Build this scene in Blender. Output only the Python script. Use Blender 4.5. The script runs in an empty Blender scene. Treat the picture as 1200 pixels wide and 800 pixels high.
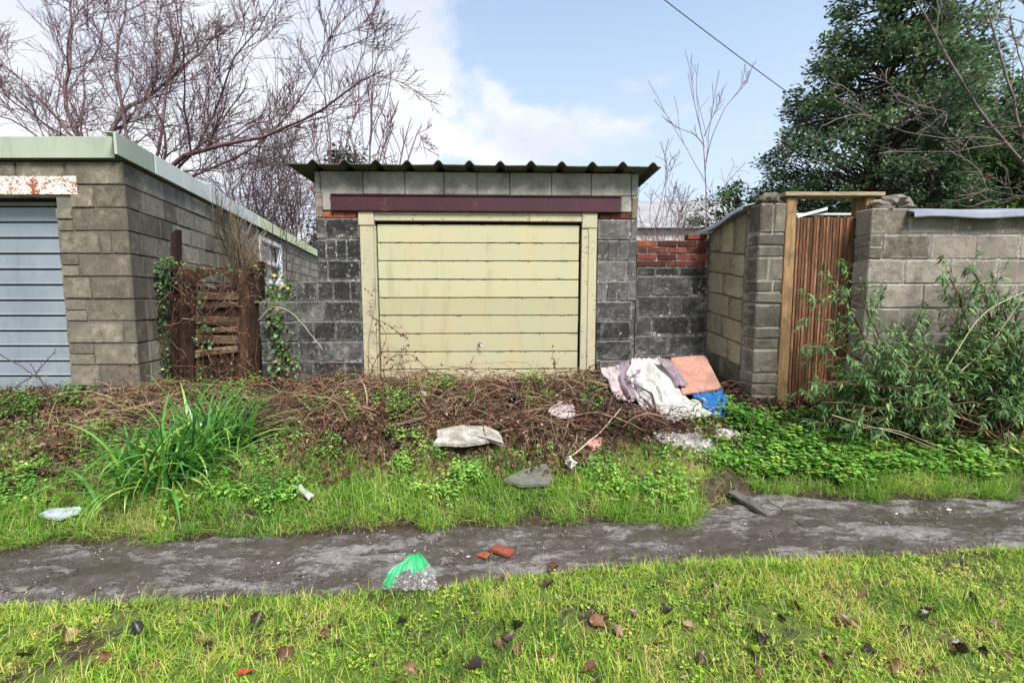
import bpy, math, random
import numpy as np
from mathutils import Vector
# ------------------------------------------------------------------ camera, world, sun, exposure
S = bpy.context.scene
C = S.collection
F = 530.0; PITCH = math.atan(50.0 / F); CP, SP = math.cos(PITCH), math.sin(PITCH); CAM = np.array([0.0, 0.0, 1.5])
cd = bpy.data.cameras.new('camera'); cam = bpy.data.objects.new('camera', cd); C.objects.link(cam)
cam.location = CAM; cam.rotation_euler = (math.pi / 2 - PITCH, 0, 0)
cd.sensor_width = 36; cd.lens = F / 1200 * 36; cd.clip_start = 0.05; cd.clip_end = 3000
S.camera = cam
SUN_EL, SUN_AZ = 52.0, 150.0          # azimuth from north (+Y) clockwise: behind the camera, a little to the right
W = bpy.data.worlds.new('World'); S.world = W; W.use_nodes = True
sd = bpy.data.lights.new('sun', 'SUN'); sd.energy = 2.8; sd.angle = math.radians(20); sd.color = (1, .96, .9)
sun = bpy.data.objects.new('sun', sd); C.objects.link(sun)
_d = Vector((math.sin(math.radians(SUN_AZ)) * math.cos(math.radians(SUN_EL)), math.cos(math.radians(SUN_AZ)) * math.cos(math.radians(SUN_EL)), math.sin(math.radians(SUN_EL))))
sun.rotation_euler = _d.to_track_quat('Z', 'Y').to_euler()
S.view_settings.view_transform = 'Standard'; S.view_settings.look = 'None'; S.view_settings.gamma = 1
S.view_settings.exposure = 1.5
rng = np.random.default_rng(7); rnd = random.Random(5)

# ------------------------------------------------------------------ node helpers
def nd(nt, typ, ins=None, **props):
    n = nt.nodes.new(typ)
    for k, v in props.items(): setattr(n, k, v)
    for k, v in (ins or {}).items():
        s = n.inputs[k]
        if isinstance(v, bpy.types.NodeSocket): nt.links.new(v, s)
        else:
            if isinstance(v, (tuple, list)) and len(v) == 3 and s.type == 'RGBA': v = (*v, 1)
            s.default_value = v
    return n
def noise(nt, vec, scale, detail=4, rough=.6, dist=0): return nd(nt, 'ShaderNodeTexNoise', {'Vector': vec, 'Scale': scale, 'Detail': detail, 'Roughness': rough, 'Distortion': dist}).outputs[0]
def thr(nt, x, lo, hi, a=0.0, b=1.0): return nd(nt, 'ShaderNodeMapRange', {0: x, 1: lo, 2: hi, 3: a, 4: b}, interpolation_type='SMOOTHSTEP').outputs[0]
def mix(nt, f, a, b, mode='MIX'): return nd(nt, 'ShaderNodeMix', {0: f, 6: a, 7: b}, data_type='RGBA', blend_type=mode).outputs[2]
def mth(nt, op, a, b=0.0): return nd(nt, 'ShaderNodeMath', {0: a, 1: b}, operation=op).outputs[0]
def ramp(nt, f, stops):
    n = nd(nt, 'ShaderNodeValToRGB', {0: f}); cr = n.color_ramp
    while len(cr.elements) < len(stops): cr.elements.new(.5)
    for e, (p, c) in zip(cr.elements, stops): e.position = p; e.color = (*c, 1)
    return n.outputs[0]
def scl(nt, vec, s): return nd(nt, 'ShaderNodeVectorMath', {0: vec, 1: s}, operation='MULTIPLY').outputs[0]

# sky: Nishita sky, veiled by broken white cloud that thickens to the left and towards the horizon
nt = W.node_tree; nt.nodes.clear()
sky = nd(nt, 'ShaderNodeTexSky', sky_type='NISHITA'); sky.sun_disc = False
sky.sun_elevation = math.radians(SUN_EL); sky.sun_rotation = math.radians(SUN_AZ); sky.air_density = 1.0; sky.dust_density = .6; sky.ozone_density = 1.2
dirv = nd(nt, 'ShaderNodeTexCoord').outputs['Generated']
sx = nd(nt, 'ShaderNodeSeparateXYZ', {0: dirv}); X, Y, Z = sx.outputs
zz = mth(nt, 'ADD', mth(nt, 'MAXIMUM', Z, 0.0), .22)
pl = nd(nt, 'ShaderNodeCombineXYZ', {0: mth(nt, 'DIVIDE', X, zz), 1: mth(nt, 'DIVIDE', Y, zz), 2: 3.7}).outputs[0]
n1 = noise(nt, pl, .95, 9, .55, .6)
bias = mth(nt, 'ADD', mth(nt, 'ADD', mth(nt, 'MULTIPLY', X, -.42), .125), mth(nt, 'MULTIPLY', thr(nt, Z, .02, .42, 1, 0), .10))
n1 = mth(nt, 'ADD', mth(nt, 'MULTIPLY', n1, 1.7), -.35); cm = thr(nt, mth(nt, 'ADD', n1, bias), .54, .70)
cloud = mix(nt, thr(nt, noise(nt, pl, 1.6, 5, .55), .3, .7), (4.3, 4.65, 5.6), (5.9, 5.98, 6.2))
veil = mix(nt, thr(nt, Z, 0.0, .95, .97, .10), mix(nt, 1.0, sky.outputs[0], (1.02, 1.32, 1.44), 'MULTIPLY'), (4.3, 4.95, 5.75))
bg = nd(nt, 'ShaderNodeBackground', {0: mix(nt, cm, veil, cloud), 1: .064})
wo = nd(nt, 'ShaderNodeOutputWorld', {0: bg.outputs[0]})

def newmat(name):
    m = bpy.data.materials.new(name); m.use_nodes = True; t = m.node_tree; t.nodes.clear(); return m, t
def finish(t, col, rough=.8, bump=None, bstr=.3, bdist=.01, spec=.3, trans=0.0, metal=0.0, alpha=1.0, normal2=None):
    ins = {'Base Color': col, 'Roughness': rough, 'Specular IOR Level': spec, 'Metallic': metal, 'Alpha': alpha}
    if bump is not None: ins['Normal'] = nd(t, 'ShaderNodeBump', {'Strength': bstr, 'Distance': bdist, 'Height': bump}).outputs[0]
    p = nd(t, 'ShaderNodeBsdfPrincipled', ins); out = p.outputs[0]
    if trans > 0:
        tr = nd(t, 'ShaderNodeBsdfTranslucent', {'Color': col}); out = nd(t, 'ShaderNodeMixShader', {0: trans, 1: out, 2: tr.outputs[0]}).outputs[0]
    nd(t, 'ShaderNodeOutputMaterial', {0: out})
def pos(t): return nd(t, 'ShaderNodeNewGeometry').outputs['Position']
def orand(t): return nd(t, 'ShaderNodeObjectInfo').outputs['Random']
def tint(t, col, lo=.75, hi=1.2):
    return nd(t, 'ShaderNodeHueSaturation', {'Value': thr(t, orand(t), 0, 1, lo, hi), 'Color': col}).outputs[0]

def stone_mat(name, c0, c1, c2, dark, fleck=None, fl=(.62, .68), moss=None, bstr=.6, lo=.75, hi=1.25, stain=.5, alt=None, edge=None):
    bstr *= 1.5; m, t = newmat(name); P = pos(t)
    big = noise(t, P, 2.2, 5, .65); mid = noise(t, P, 13, 6, .7); fine = noise(t, P, 62, 5, .8); grit = noise(t, P, 190, 3, .8)
    col = ramp(t, mth(t, 'ADD', mth(t, 'MULTIPLY', mid, .6), mth(t, 'MULTIPLY', fine, .4)), [(.34, c0), (.5, c1), (.64, c2)])
    if alt: col = mix(t, thr(t, noise(t, scl(t, P, (1, 1, 1.6)), 3.1, 3, .5), .52, .62), col, mix(t, 1.0, col, alt, 'MULTIPLY'))
    col = tint(t, col, lo, hi)
    col = mix(t, thr(t, mth(t, 'ADD', mth(t, 'MULTIPLY', big, .6), mth(t, 'MULTIPLY', mid, .4)), .48, .62, 0, stain), col, dark)
    col = mix(t, thr(t, grit, .55, .66, 0, .6), col, c2)
    col = mix(t, thr(t, fine, .56, .68, 0, .6), col, dark)
    if fleck:
        f = mth(t, 'MULTIPLY', thr(t, noise(t, P, 24, 8, .82), fl[0], fl[1]), thr(t, noise(t, P, 5.5, 4, .75), .45, .62, .12, .95)); col = mix(t, f, col, fleck)
    if edge:
        gg = nd(t, 'ShaderNodeSeparateXYZ', {0: nd(t, 'ShaderNodeTexCoord').outputs['Generated']}).outputs
        ez = mth(t, 'ABSOLUTE', mth(t, 'SUBTRACT', gg[2], .5)); ex = mth(t, 'SUBTRACT', mth(t, 'ABSOLUTE', mth(t, 'SUBTRACT', gg[0], .5)), .03)
        e_ = thr(t, mth(t, 'MAXIMUM', ez, ex), .34, .5, 0, .26); f = thr(t, mth(t, 'ADD', e_, noise(t, P, 17, 7, .8)), .60, .70, 0, edge[1]); col = mix(t, f, col, edge[0])
    if moss:
        z = nd(t, 'ShaderNodeSeparateXYZ', {0: P}).outputs[2]
        f = thr(t, mth(t, 'SUBTRACT', noise(t, P, 5, 5, .7), mth(t, 'MULTIPLY', mth(t, 'SUBTRACT', z, .5), moss[1])), .48, .66, 0, moss[2]); col = mix(t, f, col, moss[0])
    finish(t, col, .93, mth(t, 'ADD', mth(t, 'MULTIPLY', mid, .5), mth(t, 'ADD', mth(t, 'MULTIPLY', fine, .5), mth(t, 'MULTIPLY', grit, .25))), bstr, .02, .15); return m
def wood_mat(name, c0, c1, c2, axis='x', stretch=14, bstr=.5, rough=.8, lo=.8, hi=1.2, wet=None):
    m, t = newmat(name); P = pos(t); r = mth(t, 'MULTIPLY', orand(t), 19.0)
    P = nd(t, 'ShaderNodeVectorMath', {0: P, 1: nd(t, 'ShaderNodeCombineXYZ', {0: r, 1: r, 2: r}).outputs[0]}, operation='ADD').outputs[0]
    s = {'x': (1, stretch, stretch), 'z': (stretch, stretch, 1), 'y': (stretch, 1, stretch)}[axis]
    g = noise(t, scl(t, P, s), 3.2, 5, .6, .6); g2 = noise(t, scl(t, P, s), 16, 3, .6, .3); b = noise(t, P, 2.5, 4, .6)
    col = ramp(t, mth(t, 'ADD', mth(t, 'MULTIPLY', g, .55), mth(t, 'MULTIPLY', g2, .45)), [(.36, c0), (.5, c1), (.64, c2)])
    col = tint(t, col, lo, hi); 
    if wet: col = mix(t, thr(t, b, .45, .65, 0, .75), col, wet)
    finish(t, col, rough, mth(t, 'ADD', g, g2), bstr, .006, .25); return m
def paint_mat(name, base, wear, under, rust=None, rough=.45, streak=None, metal=0.0, bstr=.12, wlo=.64, lo=.97, hi=1.03, grime=None, edge=0.0):
    m, t = newmat(name); P = pos(t)
    n = noise(t, scl(t, P, (1, 1, 3)), 9, 6, .72); f = noise(t, P, 60, 4, .7); b = noise(t, scl(t, P, (1.4, 1.4, .8)), 1.7, 5, .6)
    col = mix(t, thr(t, b, .35, .68), base, wear); col = tint(t, col, lo, hi)
    col = mix(t, thr(t, noise(t, scl(t, P, (1, 1, .25)), 6, 5, .7), .5, .75, 0, .35), col, grime or tuple(x * .55 for x in base))
    col = mix(t, thr(t, mth(t, 'ADD', mth(t, 'MULTIPLY', n, .55), mth(t, 'ADD', mth(t, 'MULTIPLY', f, .45), mth(t, 'MULTIPLY', thr(t, mth(t, 'ABSOLUTE', mth(t, 'SUBTRACT', nd(t, 'ShaderNodeSeparateXYZ', {0: nd(t, 'ShaderNodeTexCoord').outputs['Generated']}).outputs[2], .5)), .38, .5), edge))), wlo, wlo + .035), col, under)
    if rust: col = mix(t, thr(t, mth(t, 'ADD', mth(t, 'MULTIPLY', noise(t, P, 5, 5, .7), .6), mth(t, 'MULTIPLY', f, .4)), rust[1], rust[1] + .05), col, rust[0])
    finish(t, col, rough, mth(t, 'ADD', n, mth(t, 'MULTIPLY', f, .5)), bstr, .006, .35, metal=metal); return m
def leaf_mat(name, stops, rough=.5, trans=.3, spec=.35, vary=.35):
    m, t = newmat(name); a = nd(t, 'ShaderNodeAttribute', attribute_name='v').outputs['Fac']; P = pos(t)
    a = mth(t, 'ADD', a, mth(t, 'MULTIPLY', mth(t, 'SUBTRACT', noise(t, P, 2.3, 3, .6), .5), vary * 2))
    col = ramp(t, a, stops)
    bf = nd(t, 'ShaderNodeNewGeometry').outputs['Backfacing']
    finish(t, col, rough, None, spec=spec, trans=trans); return m
def plain_mat(name, c0, c1, scale=8, rough=.7, bstr=.3, spec=.3, metal=0.0, bdist=.01, trans=0.0):
    m, t = newmat(name); P = pos(t); n = noise(t, P, scale, 6, .65)
    finish(t, ramp(t, n, [(.35, c0), (.65, c1)]), rough, noise(t, P, scale * 5, 4, .7), bstr, bdist, spec, trans, metal); return m

M = {}
M['block_left'] = stone_mat('weathered_tan_block', (.07, .06, .047), (.175, .152, .118), (.35, .31, .25), (.038, .033, .028), moss=((.07, .085, .035), .5, .5), stain=.55, edge=((.10, .09, .07), .7))
M['block_side'] = stone_mat('pale_block', (.16, .14, .108), (.32, .285, .225), (.47, .425, .345), (.13, .108, .082), moss=((.07, .08, .04), .6, .5), stain=.4, lo=.7, hi=1.15, edge=((.17, .155, .125), .7))
M['block_dark'] = stone_mat('sooty_black_block', (.014, .014, .014), (.034, .033, .032), (.11, .107, .10), (.018, .018, .018), fleck=(.50, .49, .465), fl=(.56, .62), moss=((.05, .065, .03), .8, .35), stain=.6, lo=.6, hi=1.7, alt=(2.3, 2.2, 2.1), edge=((.19, .183, .172), .6))
M['block_grey'] = stone_mat('sooty_grey_block', (.04, .039, .037), (.09, .087, .082), (.22, .21, .20), (.028, .027, .026), fleck=(.42, .41, .38), fl=(.55, .62), stain=.6, lo=.6, hi=1.4, edge=((.24, .23, .215), .7))
M['block_lintel'] = stone_mat('grey_concrete', (.20, .19, .165), (.31, .295, .26), (.43, .41, .37), (.085, .08, .07), stain=.7, lo=.9, hi=1.08)
M['block_pier'] = stone_mat('grey_brown_block', (.06, .051, .040), (.145, .125, .10), (.30, .27, .22), (.04, .038, .034), fleck=(.55, .53, .48), fl=(.64, .70), moss=((.05, .055, .028), .9, .6), stain=.75, lo=.7, hi=1.25, edge=((.30, .28, .24), .7))
M['block_tan'] = stone_mat('sandy_block', (.22, .18, .12), (.33, .28, .20), (.43, .38, .29), (.10, .085, .06), moss=((.035, .035, .022), 1.1, .75), stain=.55, lo=.8, hi=1.2, edge=((.10, .09, .07), .6))
M['block_right'] = stone_mat('warm_grey_block', (.12, .10, .085), (.23, .20, .17), (.36, .32, .275), (.07, .062, .054), moss=((.045, .045, .03), .7, .6), stain=.55, lo=.7, hi=1.2, edge=((.38, .355, .31), .75))
M['mortar_dark'] = stone_mat('patchy_mortar', (.03, .03, .03), (.075, .072, .07), (.17, .165, .16), (.02, .02, .02), fleck=(.55, .54, .52), fl=(.49, .56), stain=.3)
M['mortar'] = stone_mat('old_mortar', (.08, .07, .06), (.15, .135, .115), (.25, .23, .2), (.04, .036, .03), stain=.5)
M['mortar_pale'] = stone_mat('pale_mortar', (.14, .13, .11), (.26, .24, .21), (.42, .40, .36), (.07, .06, .05), fleck=(.6, .58, .53), fl=(.52, .58), stain=.5)
M['brick'] = stone_mat('red_brick', (.055, .020, .016), (.125, .038, .028), (.23, .085, .06), (.028, .018, .016), fleck=(.5, .42, .38), fl=(.62, .68), stain=.45, lo=.5, hi=1.25)
M['brick_bright'] = stone_mat('orange_brick', (.17, .042, .024), (.28, .075, .042), (.42, .17, .11), (.09, .03, .024), fleck=(.6, .5, .45), fl=(.64, .70), stain=.3, lo=.8, hi=1.1)
M['rubble'] = stone_mat('grey_rubble', (.3, .28, .27), (.46, .44, .43), (.62, .6, .58), (.14, .12, .11), stain=.45)
M['white_stone'] = stone_mat('white_stone', (.5, .47, .42), (.66, .63, .58), (.8, .78, .74), (.3, .27, .22), stain=.3)
M['slate'] = stone_mat('grey_slate', (.10, .10, .09), (.17, .165, .15), (.25, .24, .22), (.06, .055, .045), moss=((.12, .13, .06), .3, .3), stain=.4)
M['roof_sheet'] = stone_mat('mossy_asbestos', (.10, .097, .086), (.20, .195, .175), (.33, .325, .295), (.045, .044, .036), moss=((.06, .068, .03), -.1, .45), stain=.6)
M['cream'] = paint_mat('cream_green_paint', (.44, .39, .24), (.405, .395, .26), (.14, .105, .06), rust=((.22, .09, .03), .69), wlo=.650, lo=.90, hi=1.05, rough=.5, edge=.135, grime=(.22, .185, .10))
M['cream_frame'] = paint_mat('flaking_cream_paint', (.42, .375, .245), (.36, .33, .23), (.10, .07, .045), grime=(.24, .19, .11), wlo=.565, rough=.6, bstr=.35)
M['burgundy'] = paint_mat('burgundy_paint', (.040, .009, .015), (.055, .012, .02), (.04, .02, .02), rust=((.11, .035, .02), .565), wlo=.585, rough=.6)
M['rusty_white'] = paint_mat('rusting_white_paint', (.62, .60, .54), (.66, .62, .56), (.34, .10, .045), rust=((.26, .075, .04), .50), wlo=.53, rough=.65, bstr=.3)
M['blue_grey'] = paint_mat('blue_grey_paint', (.21, .25, .29), (.26, .295, .33), (.42, .40, .36), wlo=.69, rough=.4, metal=.15)
M['green_fascia'] = paint_mat('pale_green_paint', (.29, .335, .265), (.34, .375, .30), (.24, .26, .2), wlo=.68, rough=.55)
M['white_fascia'] = paint_mat('greenish_white_paint', (.54, .57, .52), (.62, .63, .60), (.30, .32, .26), wlo=.66, rough=.5)
M['yellow_fascia'] = paint_mat('pale_yellow_green_paint', (.60, .66, .34), (.64, .68, .42), (.4, .4, .22), wlo=.66, rough=.5)
M['white_paint'] = paint_mat('white_gloss_paint', (.78, .78, .76), (.72, .72, .70), (.4, .36, .3), wlo=.66, rough=.4)
M['lead'] = paint_mat('blue_grey_metal_sheet', (.33, .37, .43), (.50, .54, .60), (.16, .17, .18), wlo=.66, rough=.38, metal=.35)
M['slate_sheet'] = paint_mat('grey_sheet', (.20, .21, .26), (.29, .30, .36), (.12, .12, .13), wlo=.66, rough=.5, metal=.2)
M['shed_green'] = paint_mat('pale_sage_paint', (.36, .42, .34), (.40, .46, .38), (.25, .28, .22), wlo=.68)
M['gate_wood'] = wood_mat('red_brown_timber', (.060, .026, .014), (.165, .072, .038), (.30, .155, .085), 'z', 14, .8, lo=.5, hi=1.35, wet=(.065, .038, .022))
M['post_wood'] = wood_mat('golden_timber', (.13, .075, .035), (.27, .165, .08), (.40, .27, .15), 'z', 12, .6, lo=.85, hi=1.1, wet=(.12, .08, .035))
M['cap_wood'] = wood_mat('weathered_board', (.20, .15, .09), (.33, .26, .17), (.45, .38, .27), 'x', 12, .5)
M['rot_wood'] = wood_mat('rotten_brown_timber', (.012, .006, .005), (.038, .018, .011), (.10, .052, .03), 'z', 10, 1.0, lo=.6, hi=1.4)
M['rot_slat'] = wood_mat('weathered_split_timber', (.03, .017, .01), (.10, .06, .037), (.25, .17, .11), 'x', 10, 1.0, lo=.5, hi=1.5)
M['wet_plank'] = wood_mat('wet_grey_plank', (.05, .045, .042), (.11, .10, .095), (.19, .18, .17), 'y', 8, .6, rough=.45)
M['bark'] = plain_mat('purple_brown_bark', (.075, .045, .050), (.19, .125, .13), 6, .85, .6)
M['bark_pale'] = plain_mat('pale_grey_bark', (.085, .07, .062), (.21, .18, .16), 5, .85, .6)
M['bark_dark'] = plain_mat('dark_bark', (.03, .02, .017), (.075, .052, .042), 6, .85, .5)
M['stick'] = plain_mat('brown_stick', (.07, .035, .02), (.17, .095, .055), 9, .8, .6)
M['pale_stick'] = plain_mat('pale_dead_stem', (.30, .25, .17), (.46, .40, .29), 9, .8, .3)
M['dry_vine'] = plain_mat('dry_vine_stem', (.12, .085, .05), (.24, .18, .12), 9, .85, .3)
M['glass'] = plain_mat('dull_window_glass', (.06, .08, .085), (.13, .165, .17), 3, .08, .02, .8)
M['dark_gap'] = plain_mat('dark_interior', (.012, .012, .012), (.02, .02, .02), 8, .9, .1)
M['metal'] = plain_mat('dull_steel', (.25, .25, .24), (.4, .4, .38), 20, .4, .1, .5, .8)
M['white_cloth'] = plain_mat('damp_white_cloth', (.40, .385, .35), (.58, .575, .56), 11, .85, .9, bdist=.03)
M['cream_cloth'] = plain_mat('stained_cream_cloth', (.36, .33, .25), (.52, .50, .43), 11, .85, .9, bdist=.03)
M['mauve_cloth'] = plain_mat('mauve_cloth', (.18, .13, .16), (.34, .27, .31), 11, .9, .9, bdist=.03)
M['pink_cloth'] = plain_mat('pale_pink_cloth', (.40, .31, .32), (.52, .44, .45), 11, .9, .9, bdist=.03)
M['blue_bag'] = plain_mat('blue_plastic', (.015, .13, .40), (.04, .22, .52), 9, .28, 1.0, .5, bdist=.05)
M['pink_board'] = wood_mat('pink_brown_board', (.24, .115, .085), (.36, .185, .14), (.46, .26, .20), 'y', 14, .8, wet=(.22, .12, .09))
M['soil'] = plain_mat('soil', (.03, .02, .014), (.07, .05, .035), 9, .9, .8)
def cards(name, stops, **k): M[name] = leaf_mat(name, stops, **k)
cards('grass_near', [(0, (.03, .075, .010)), (.3, (.11, .25, .028)), (.58, (.28, .47, .045)), (.82, (.52, .60, .09)), (1, (.55, .42, .18))], trans=.42, rough=.45)
cards('grass_verge', [(0, (.03, .09, .015)), (.33, (.11, .28, .035)), (.66, (.26, .46, .06)), (.88, (.46, .54, .12)), (1, (.52, .43, .22))], trans=.42, rough=.45)
cards('dry_grass', [(0, (.11, .065, .03)), (.4, (.27, .19, .09)), (.75, (.44, .34, .18)), (1, (.54, .46, .30))], trans=.25, rough=.7)
cards('dead_stem', [(0, (.014, .006, .005)), (.35, (.055, .020, .014)), (.65, (.12, .055, .034)), (.85, (.26, .16, .10)), (1, (.42, .32, .22))], trans=0, rough=.7)
cards('litter', [(0, (.02, .010, .007)), (.35, (.055, .022, .014)), (.7, (.125, .055, .034)), (.9, (.20, .115, .075)), (1, (.31, .22, .16))], trans=.1, rough=.6)
cards('weed_leaf', [(0, (.04, .13, .025)), (.4, (.11, .28, .045)), (.75, (.21, .41, .07)), (1, (.36, .48, .10))], trans=.3, rough=.45)
cards('strap_leaf', [(0, (.02, .085, .018)), (.4, (.065, .22, .035)), (.75, (.19, .39, .06)), (1, (.50, .50, .16))], trans=.25, rough=.35, spec=.5)
cards('bush_leaf', [(0, (.025, .07, .020)), (.45, (.075, .165, .045)), (.8, (.16, .28, .085)), (.97, (.30, .40, .16)), (1, (.45, .48, .06))], trans=.25, rough=.5)
cards('holly_leaf', [(0, (.03, .06, .032)), (.45, (.085, .15, .075)), (.8, (.19, .27, .13)), (1, (.36, .40, .20))], trans=.28, rough=.32, spec=.6)
cards('laurel_leaf', [(0, (.03, .09, .02)), (.5, (.08, .19, .035)), (1, (.22, .35, .08))], trans=.25, rough=.35, spec=.5)
cards('conifer_leaf', [(0, (.02, .05, .038)), (.6, (.045, .10, .07)), (1, (.10, .16, .10))], trans=.1, rough=.6)
cards('ivy_leaf', [(0, (.016, .05, .018)), (.5, (.045, .11, .035)), (.85, (.11, .19, .06)), (1, (.42, .40, .08))], trans=.2, rough=.4, spec=.45)
cards('red_leaf', [(0, (.06, .012, .012)), (.5, (.17, .035, .025)), (.8, (.26, .10, .04)), (1, (.12, .17, .05))], trans=.25, rough=.5)
cards('berry', [(0, (.12, .012, .01)), (1, (.26, .03, .02))], trans=0, rough=.3)
cards('pebble', [(0, (.06, .055, .05)), (.5, (.20, .185, .175)), (.85, (.40, .38, .36)), (1, (.7, .68, .64))], trans=0, rough=.55)
cards('plaster_bit', [(0, (.13, .12, .115)), (.5, (.28, .265, .26)), (1, (.50, .48, .47))], trans=0, rough=.85)
m, t = newmat('track_mud'); P = pos(t)
Ps = scl(t, P, (1, 2.6, 1)); a = noise(t, Ps, 1.5, 6, .62, .4); b = noise(t, P, 22, 6, .75); g = noise(t, P, 70, 5, .85); h = noise(t, Ps, 5, 5, .65)
col = ramp(t, mth(t, 'ADD', mth(t, 'MULTIPLY', a, .45), mth(t, 'MULTIPLY', b, .55)), [(.38, (.045, .038, .036)), (.48, (.115, .10, .097)), (.60, (.25, .228, .222))])
wet = thr(t, mth(t, 'ADD', mth(t, 'MULTIPLY', a, .5), mth(t, 'MULTIPLY', h, .5)), .485, .545, 1, 0)
col = mix(t, mth(t, 'MULTIPLY', wet, .78), col, (.046, .034, .028)); col = mix(t, mth(t, 'MULTIPLY', thr(t, g, .55, .64, 0, .7), thr(t, wet, 0, .8, 1, .15)), col, (.42, .39, .38))
finish(t, col, thr(t, wet, 0, 1, .6, .16), mth(t, 'MULTIPLY', mth(t, 'ADD', b, mth(t, 'MULTIPLY', g, .6)), thr(t, wet, 0, 1, 1, .35)), 1.0, .022, .5); M['track'] = m
m, t = newmat('ground_soil'); P = pos(t); a = noise(t, P, 1.2, 5, .6); b = noise(t, P, 18, 6, .75)
col = ramp(t, b, [(.35, (.018, .012, .008)), (.5, (.042, .028, .018)), (.66, (.10, .072, .048))]); yy = nd(t, 'ShaderNodeSeparateXYZ', {0: P}).outputs[1]; col = mix(t, thr(t, mth(t, 'ADD', noise(t, P, 4, 5, .7), mth(t, 'MULTIPLY', thr(t, yy, 2.45, 2.75), -.4)), .40, .50, 0, .85), col, mix(t, b, (.045, .075, .012), (.14, .19, .035)))
finish(t, col, .85, b, .9, .03, .25); M['ground'] = m

# ------------------------------------------------------------------ geometry helpers
def ray(px, py):
    u, v = (px - 600) / F, (400 - py) / F
    return np.array([u, CP + v * SP, -SP + v * CP])
def at(px, py, Y): d = ray(px, py); return CAM + d * (Y / d[1])
def hit(px, py, p0, n): d = ray(px, py); n = np.asarray(n, float); return CAM + d * (np.dot(np.asarray(p0) - CAM, n) / np.dot(d, n))
def props(o, label=None, cat=None, group=None, kind=None):
    for k, v in (('label', label), ('category', cat), ('group', group), ('kind', kind)):
        if v: o[k] = v
    return o
def link(o, parent=None):
    C.objects.link(o)
    if parent is not None:
        o.parent = parent; w = Vector((0, 0, 0)); q = parent
        while q is not None: w += q.location; q = q.parent
        o.location = o.location - w
    return o
def thing(name, label, cat, loc=(0, 0, 0), group=None):
    o = bpy.data.objects.new(name, None); o.empty_display_size = .1; C.objects.link(o); o.location = [float(x) for x in loc]; return props(o, label, cat, group)
def mesh(name, V, faces, mat, parent=None, v=None, smooth=False, center=False, mats=None, midx=None):
    """V (n,3) array; faces: list of (m,k) int arrays or a list of index tuples; v: per-vertex float attribute"""
    me = bpy.data.meshes.new(name); V = np.asarray(V, np.float32)
    c = np.zeros(3)
    if center: c = np.array([V[:, 0].mean(), V[:, 1].mean(), V[:, 2].min()]); V = V - c
    if isinstance(faces, np.ndarray): faces = [faces]
    if len(faces) and not isinstance(faces[0], np.ndarray):
        me.from_pydata([tuple(map(float, p)) for p in V], [], [tuple(int(i) for i in f) for f in faces])
    else:
        me.vertices.add(len(V)); me.vertices.foreach_set('co', V.astype(np.float32).ravel())
        idx = np.concatenate([f.ravel() for f in faces]); tot = np.concatenate([np.full(len(f), f.shape[1]) for f in faces])
        me.loops.add(len(idx)); me.loops.foreach_set('vertex_index', idx.astype(np.int32))
        me.polygons.add(len(tot)); st = np.concatenate([[0], np.cumsum(tot)[:-1]]); me.polygons.foreach_set('loop_start', st.astype(np.int32)); me.update(calc_edges=True); me.validate()
    if v is not None and len(me.vertices) == len(v): me.attributes.new('v', 'FLOAT', 'POINT').data.foreach_set('value', np.asarray(v, np.float32))
    for mm in (mats or [mat]): me.materials.append(mm)
    if midx is not None: me.polygons.foreach_set('material_index', np.asarray(midx, np.int32))
    if smooth: me.polygons.foreach_set('use_smooth', np.ones(len(me.polygons), bool))
    o = bpy.data.objects.new(name, me); o.location = [float(x) for x in c]; return link(o, parent)

# chamfered hexahedra: corners ordered bottom 0-3 (ccw), top 4-7
_FQ = [(0, 3, 2, 1), (4, 5, 6, 7), (0, 1, 5, 4), (1, 2, 6, 5), (2, 3, 7, 6), (3, 0, 4, 7)]
_topo = None
def _ctopo():
    global _topo
    vid = {}; faces = []
    for fi, f in enumerate(_FQ):
        for c in f: vid[(fi, c)] = len(vid)
        faces.append(tuple(vid[(fi, c)] for c in f))
    edges = {}
    for fi, f in enumerate(_FQ):
        for a, b in zip(f, f[1:] + f[:1]): edges.setdefault(frozenset((a, b)), []).append((fi, a, b))
    for e in edges.values():
        (f1, a, b), (f2, _, _) = e; faces.append((vid[(f1, b)], vid[(f1, a)], vid[(f2, a)], vid[(f2, b)]))
    for c in range(8):
        fs = [fi for fi, f in enumerate(_FQ) if c in f]
        # order by outward orientation
        nxt = {}
        for fi in fs:
            f = _FQ[fi]; i = f.index(c); nxt[fi] = (f[i - 1], f[(i + 1) % 4])
        a = fs[0]; b = [x for x in fs if x != a and nxt[a][0] in _FQ[x]][0]; d = [x for x in fs if x not in (a, b)][0]
        faces.append((vid[(a, c)], vid[(b, c)], vid[(d, c)]))
    _topo = (vid, faces)
_ctopo()
def cham(K, c, jit=0.0):
    K = np.asarray(K, float)
    if jit: K = K + rng.uniform(-jit, jit, K.shape)
    V = np.zeros((24, 3))
    for fi, f in enumerate(_FQ):
        for i, q in enumerate(f):
            p, a, b = K[q], K[f[i - 1]], K[f[(i + 1) % 4]]
            da, db = a - p, b - p; V[_topo[0][(fi, q)]] = p + da / (np.linalg.norm(da) + 1e-9) * min(c, .45 * np.linalg.norm(da)) + db / (np.linalg.norm(db) + 1e-9) * min(c, .45 * np.linalg.norm(db))
    return V, _topo[1]
_cache = {}
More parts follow.
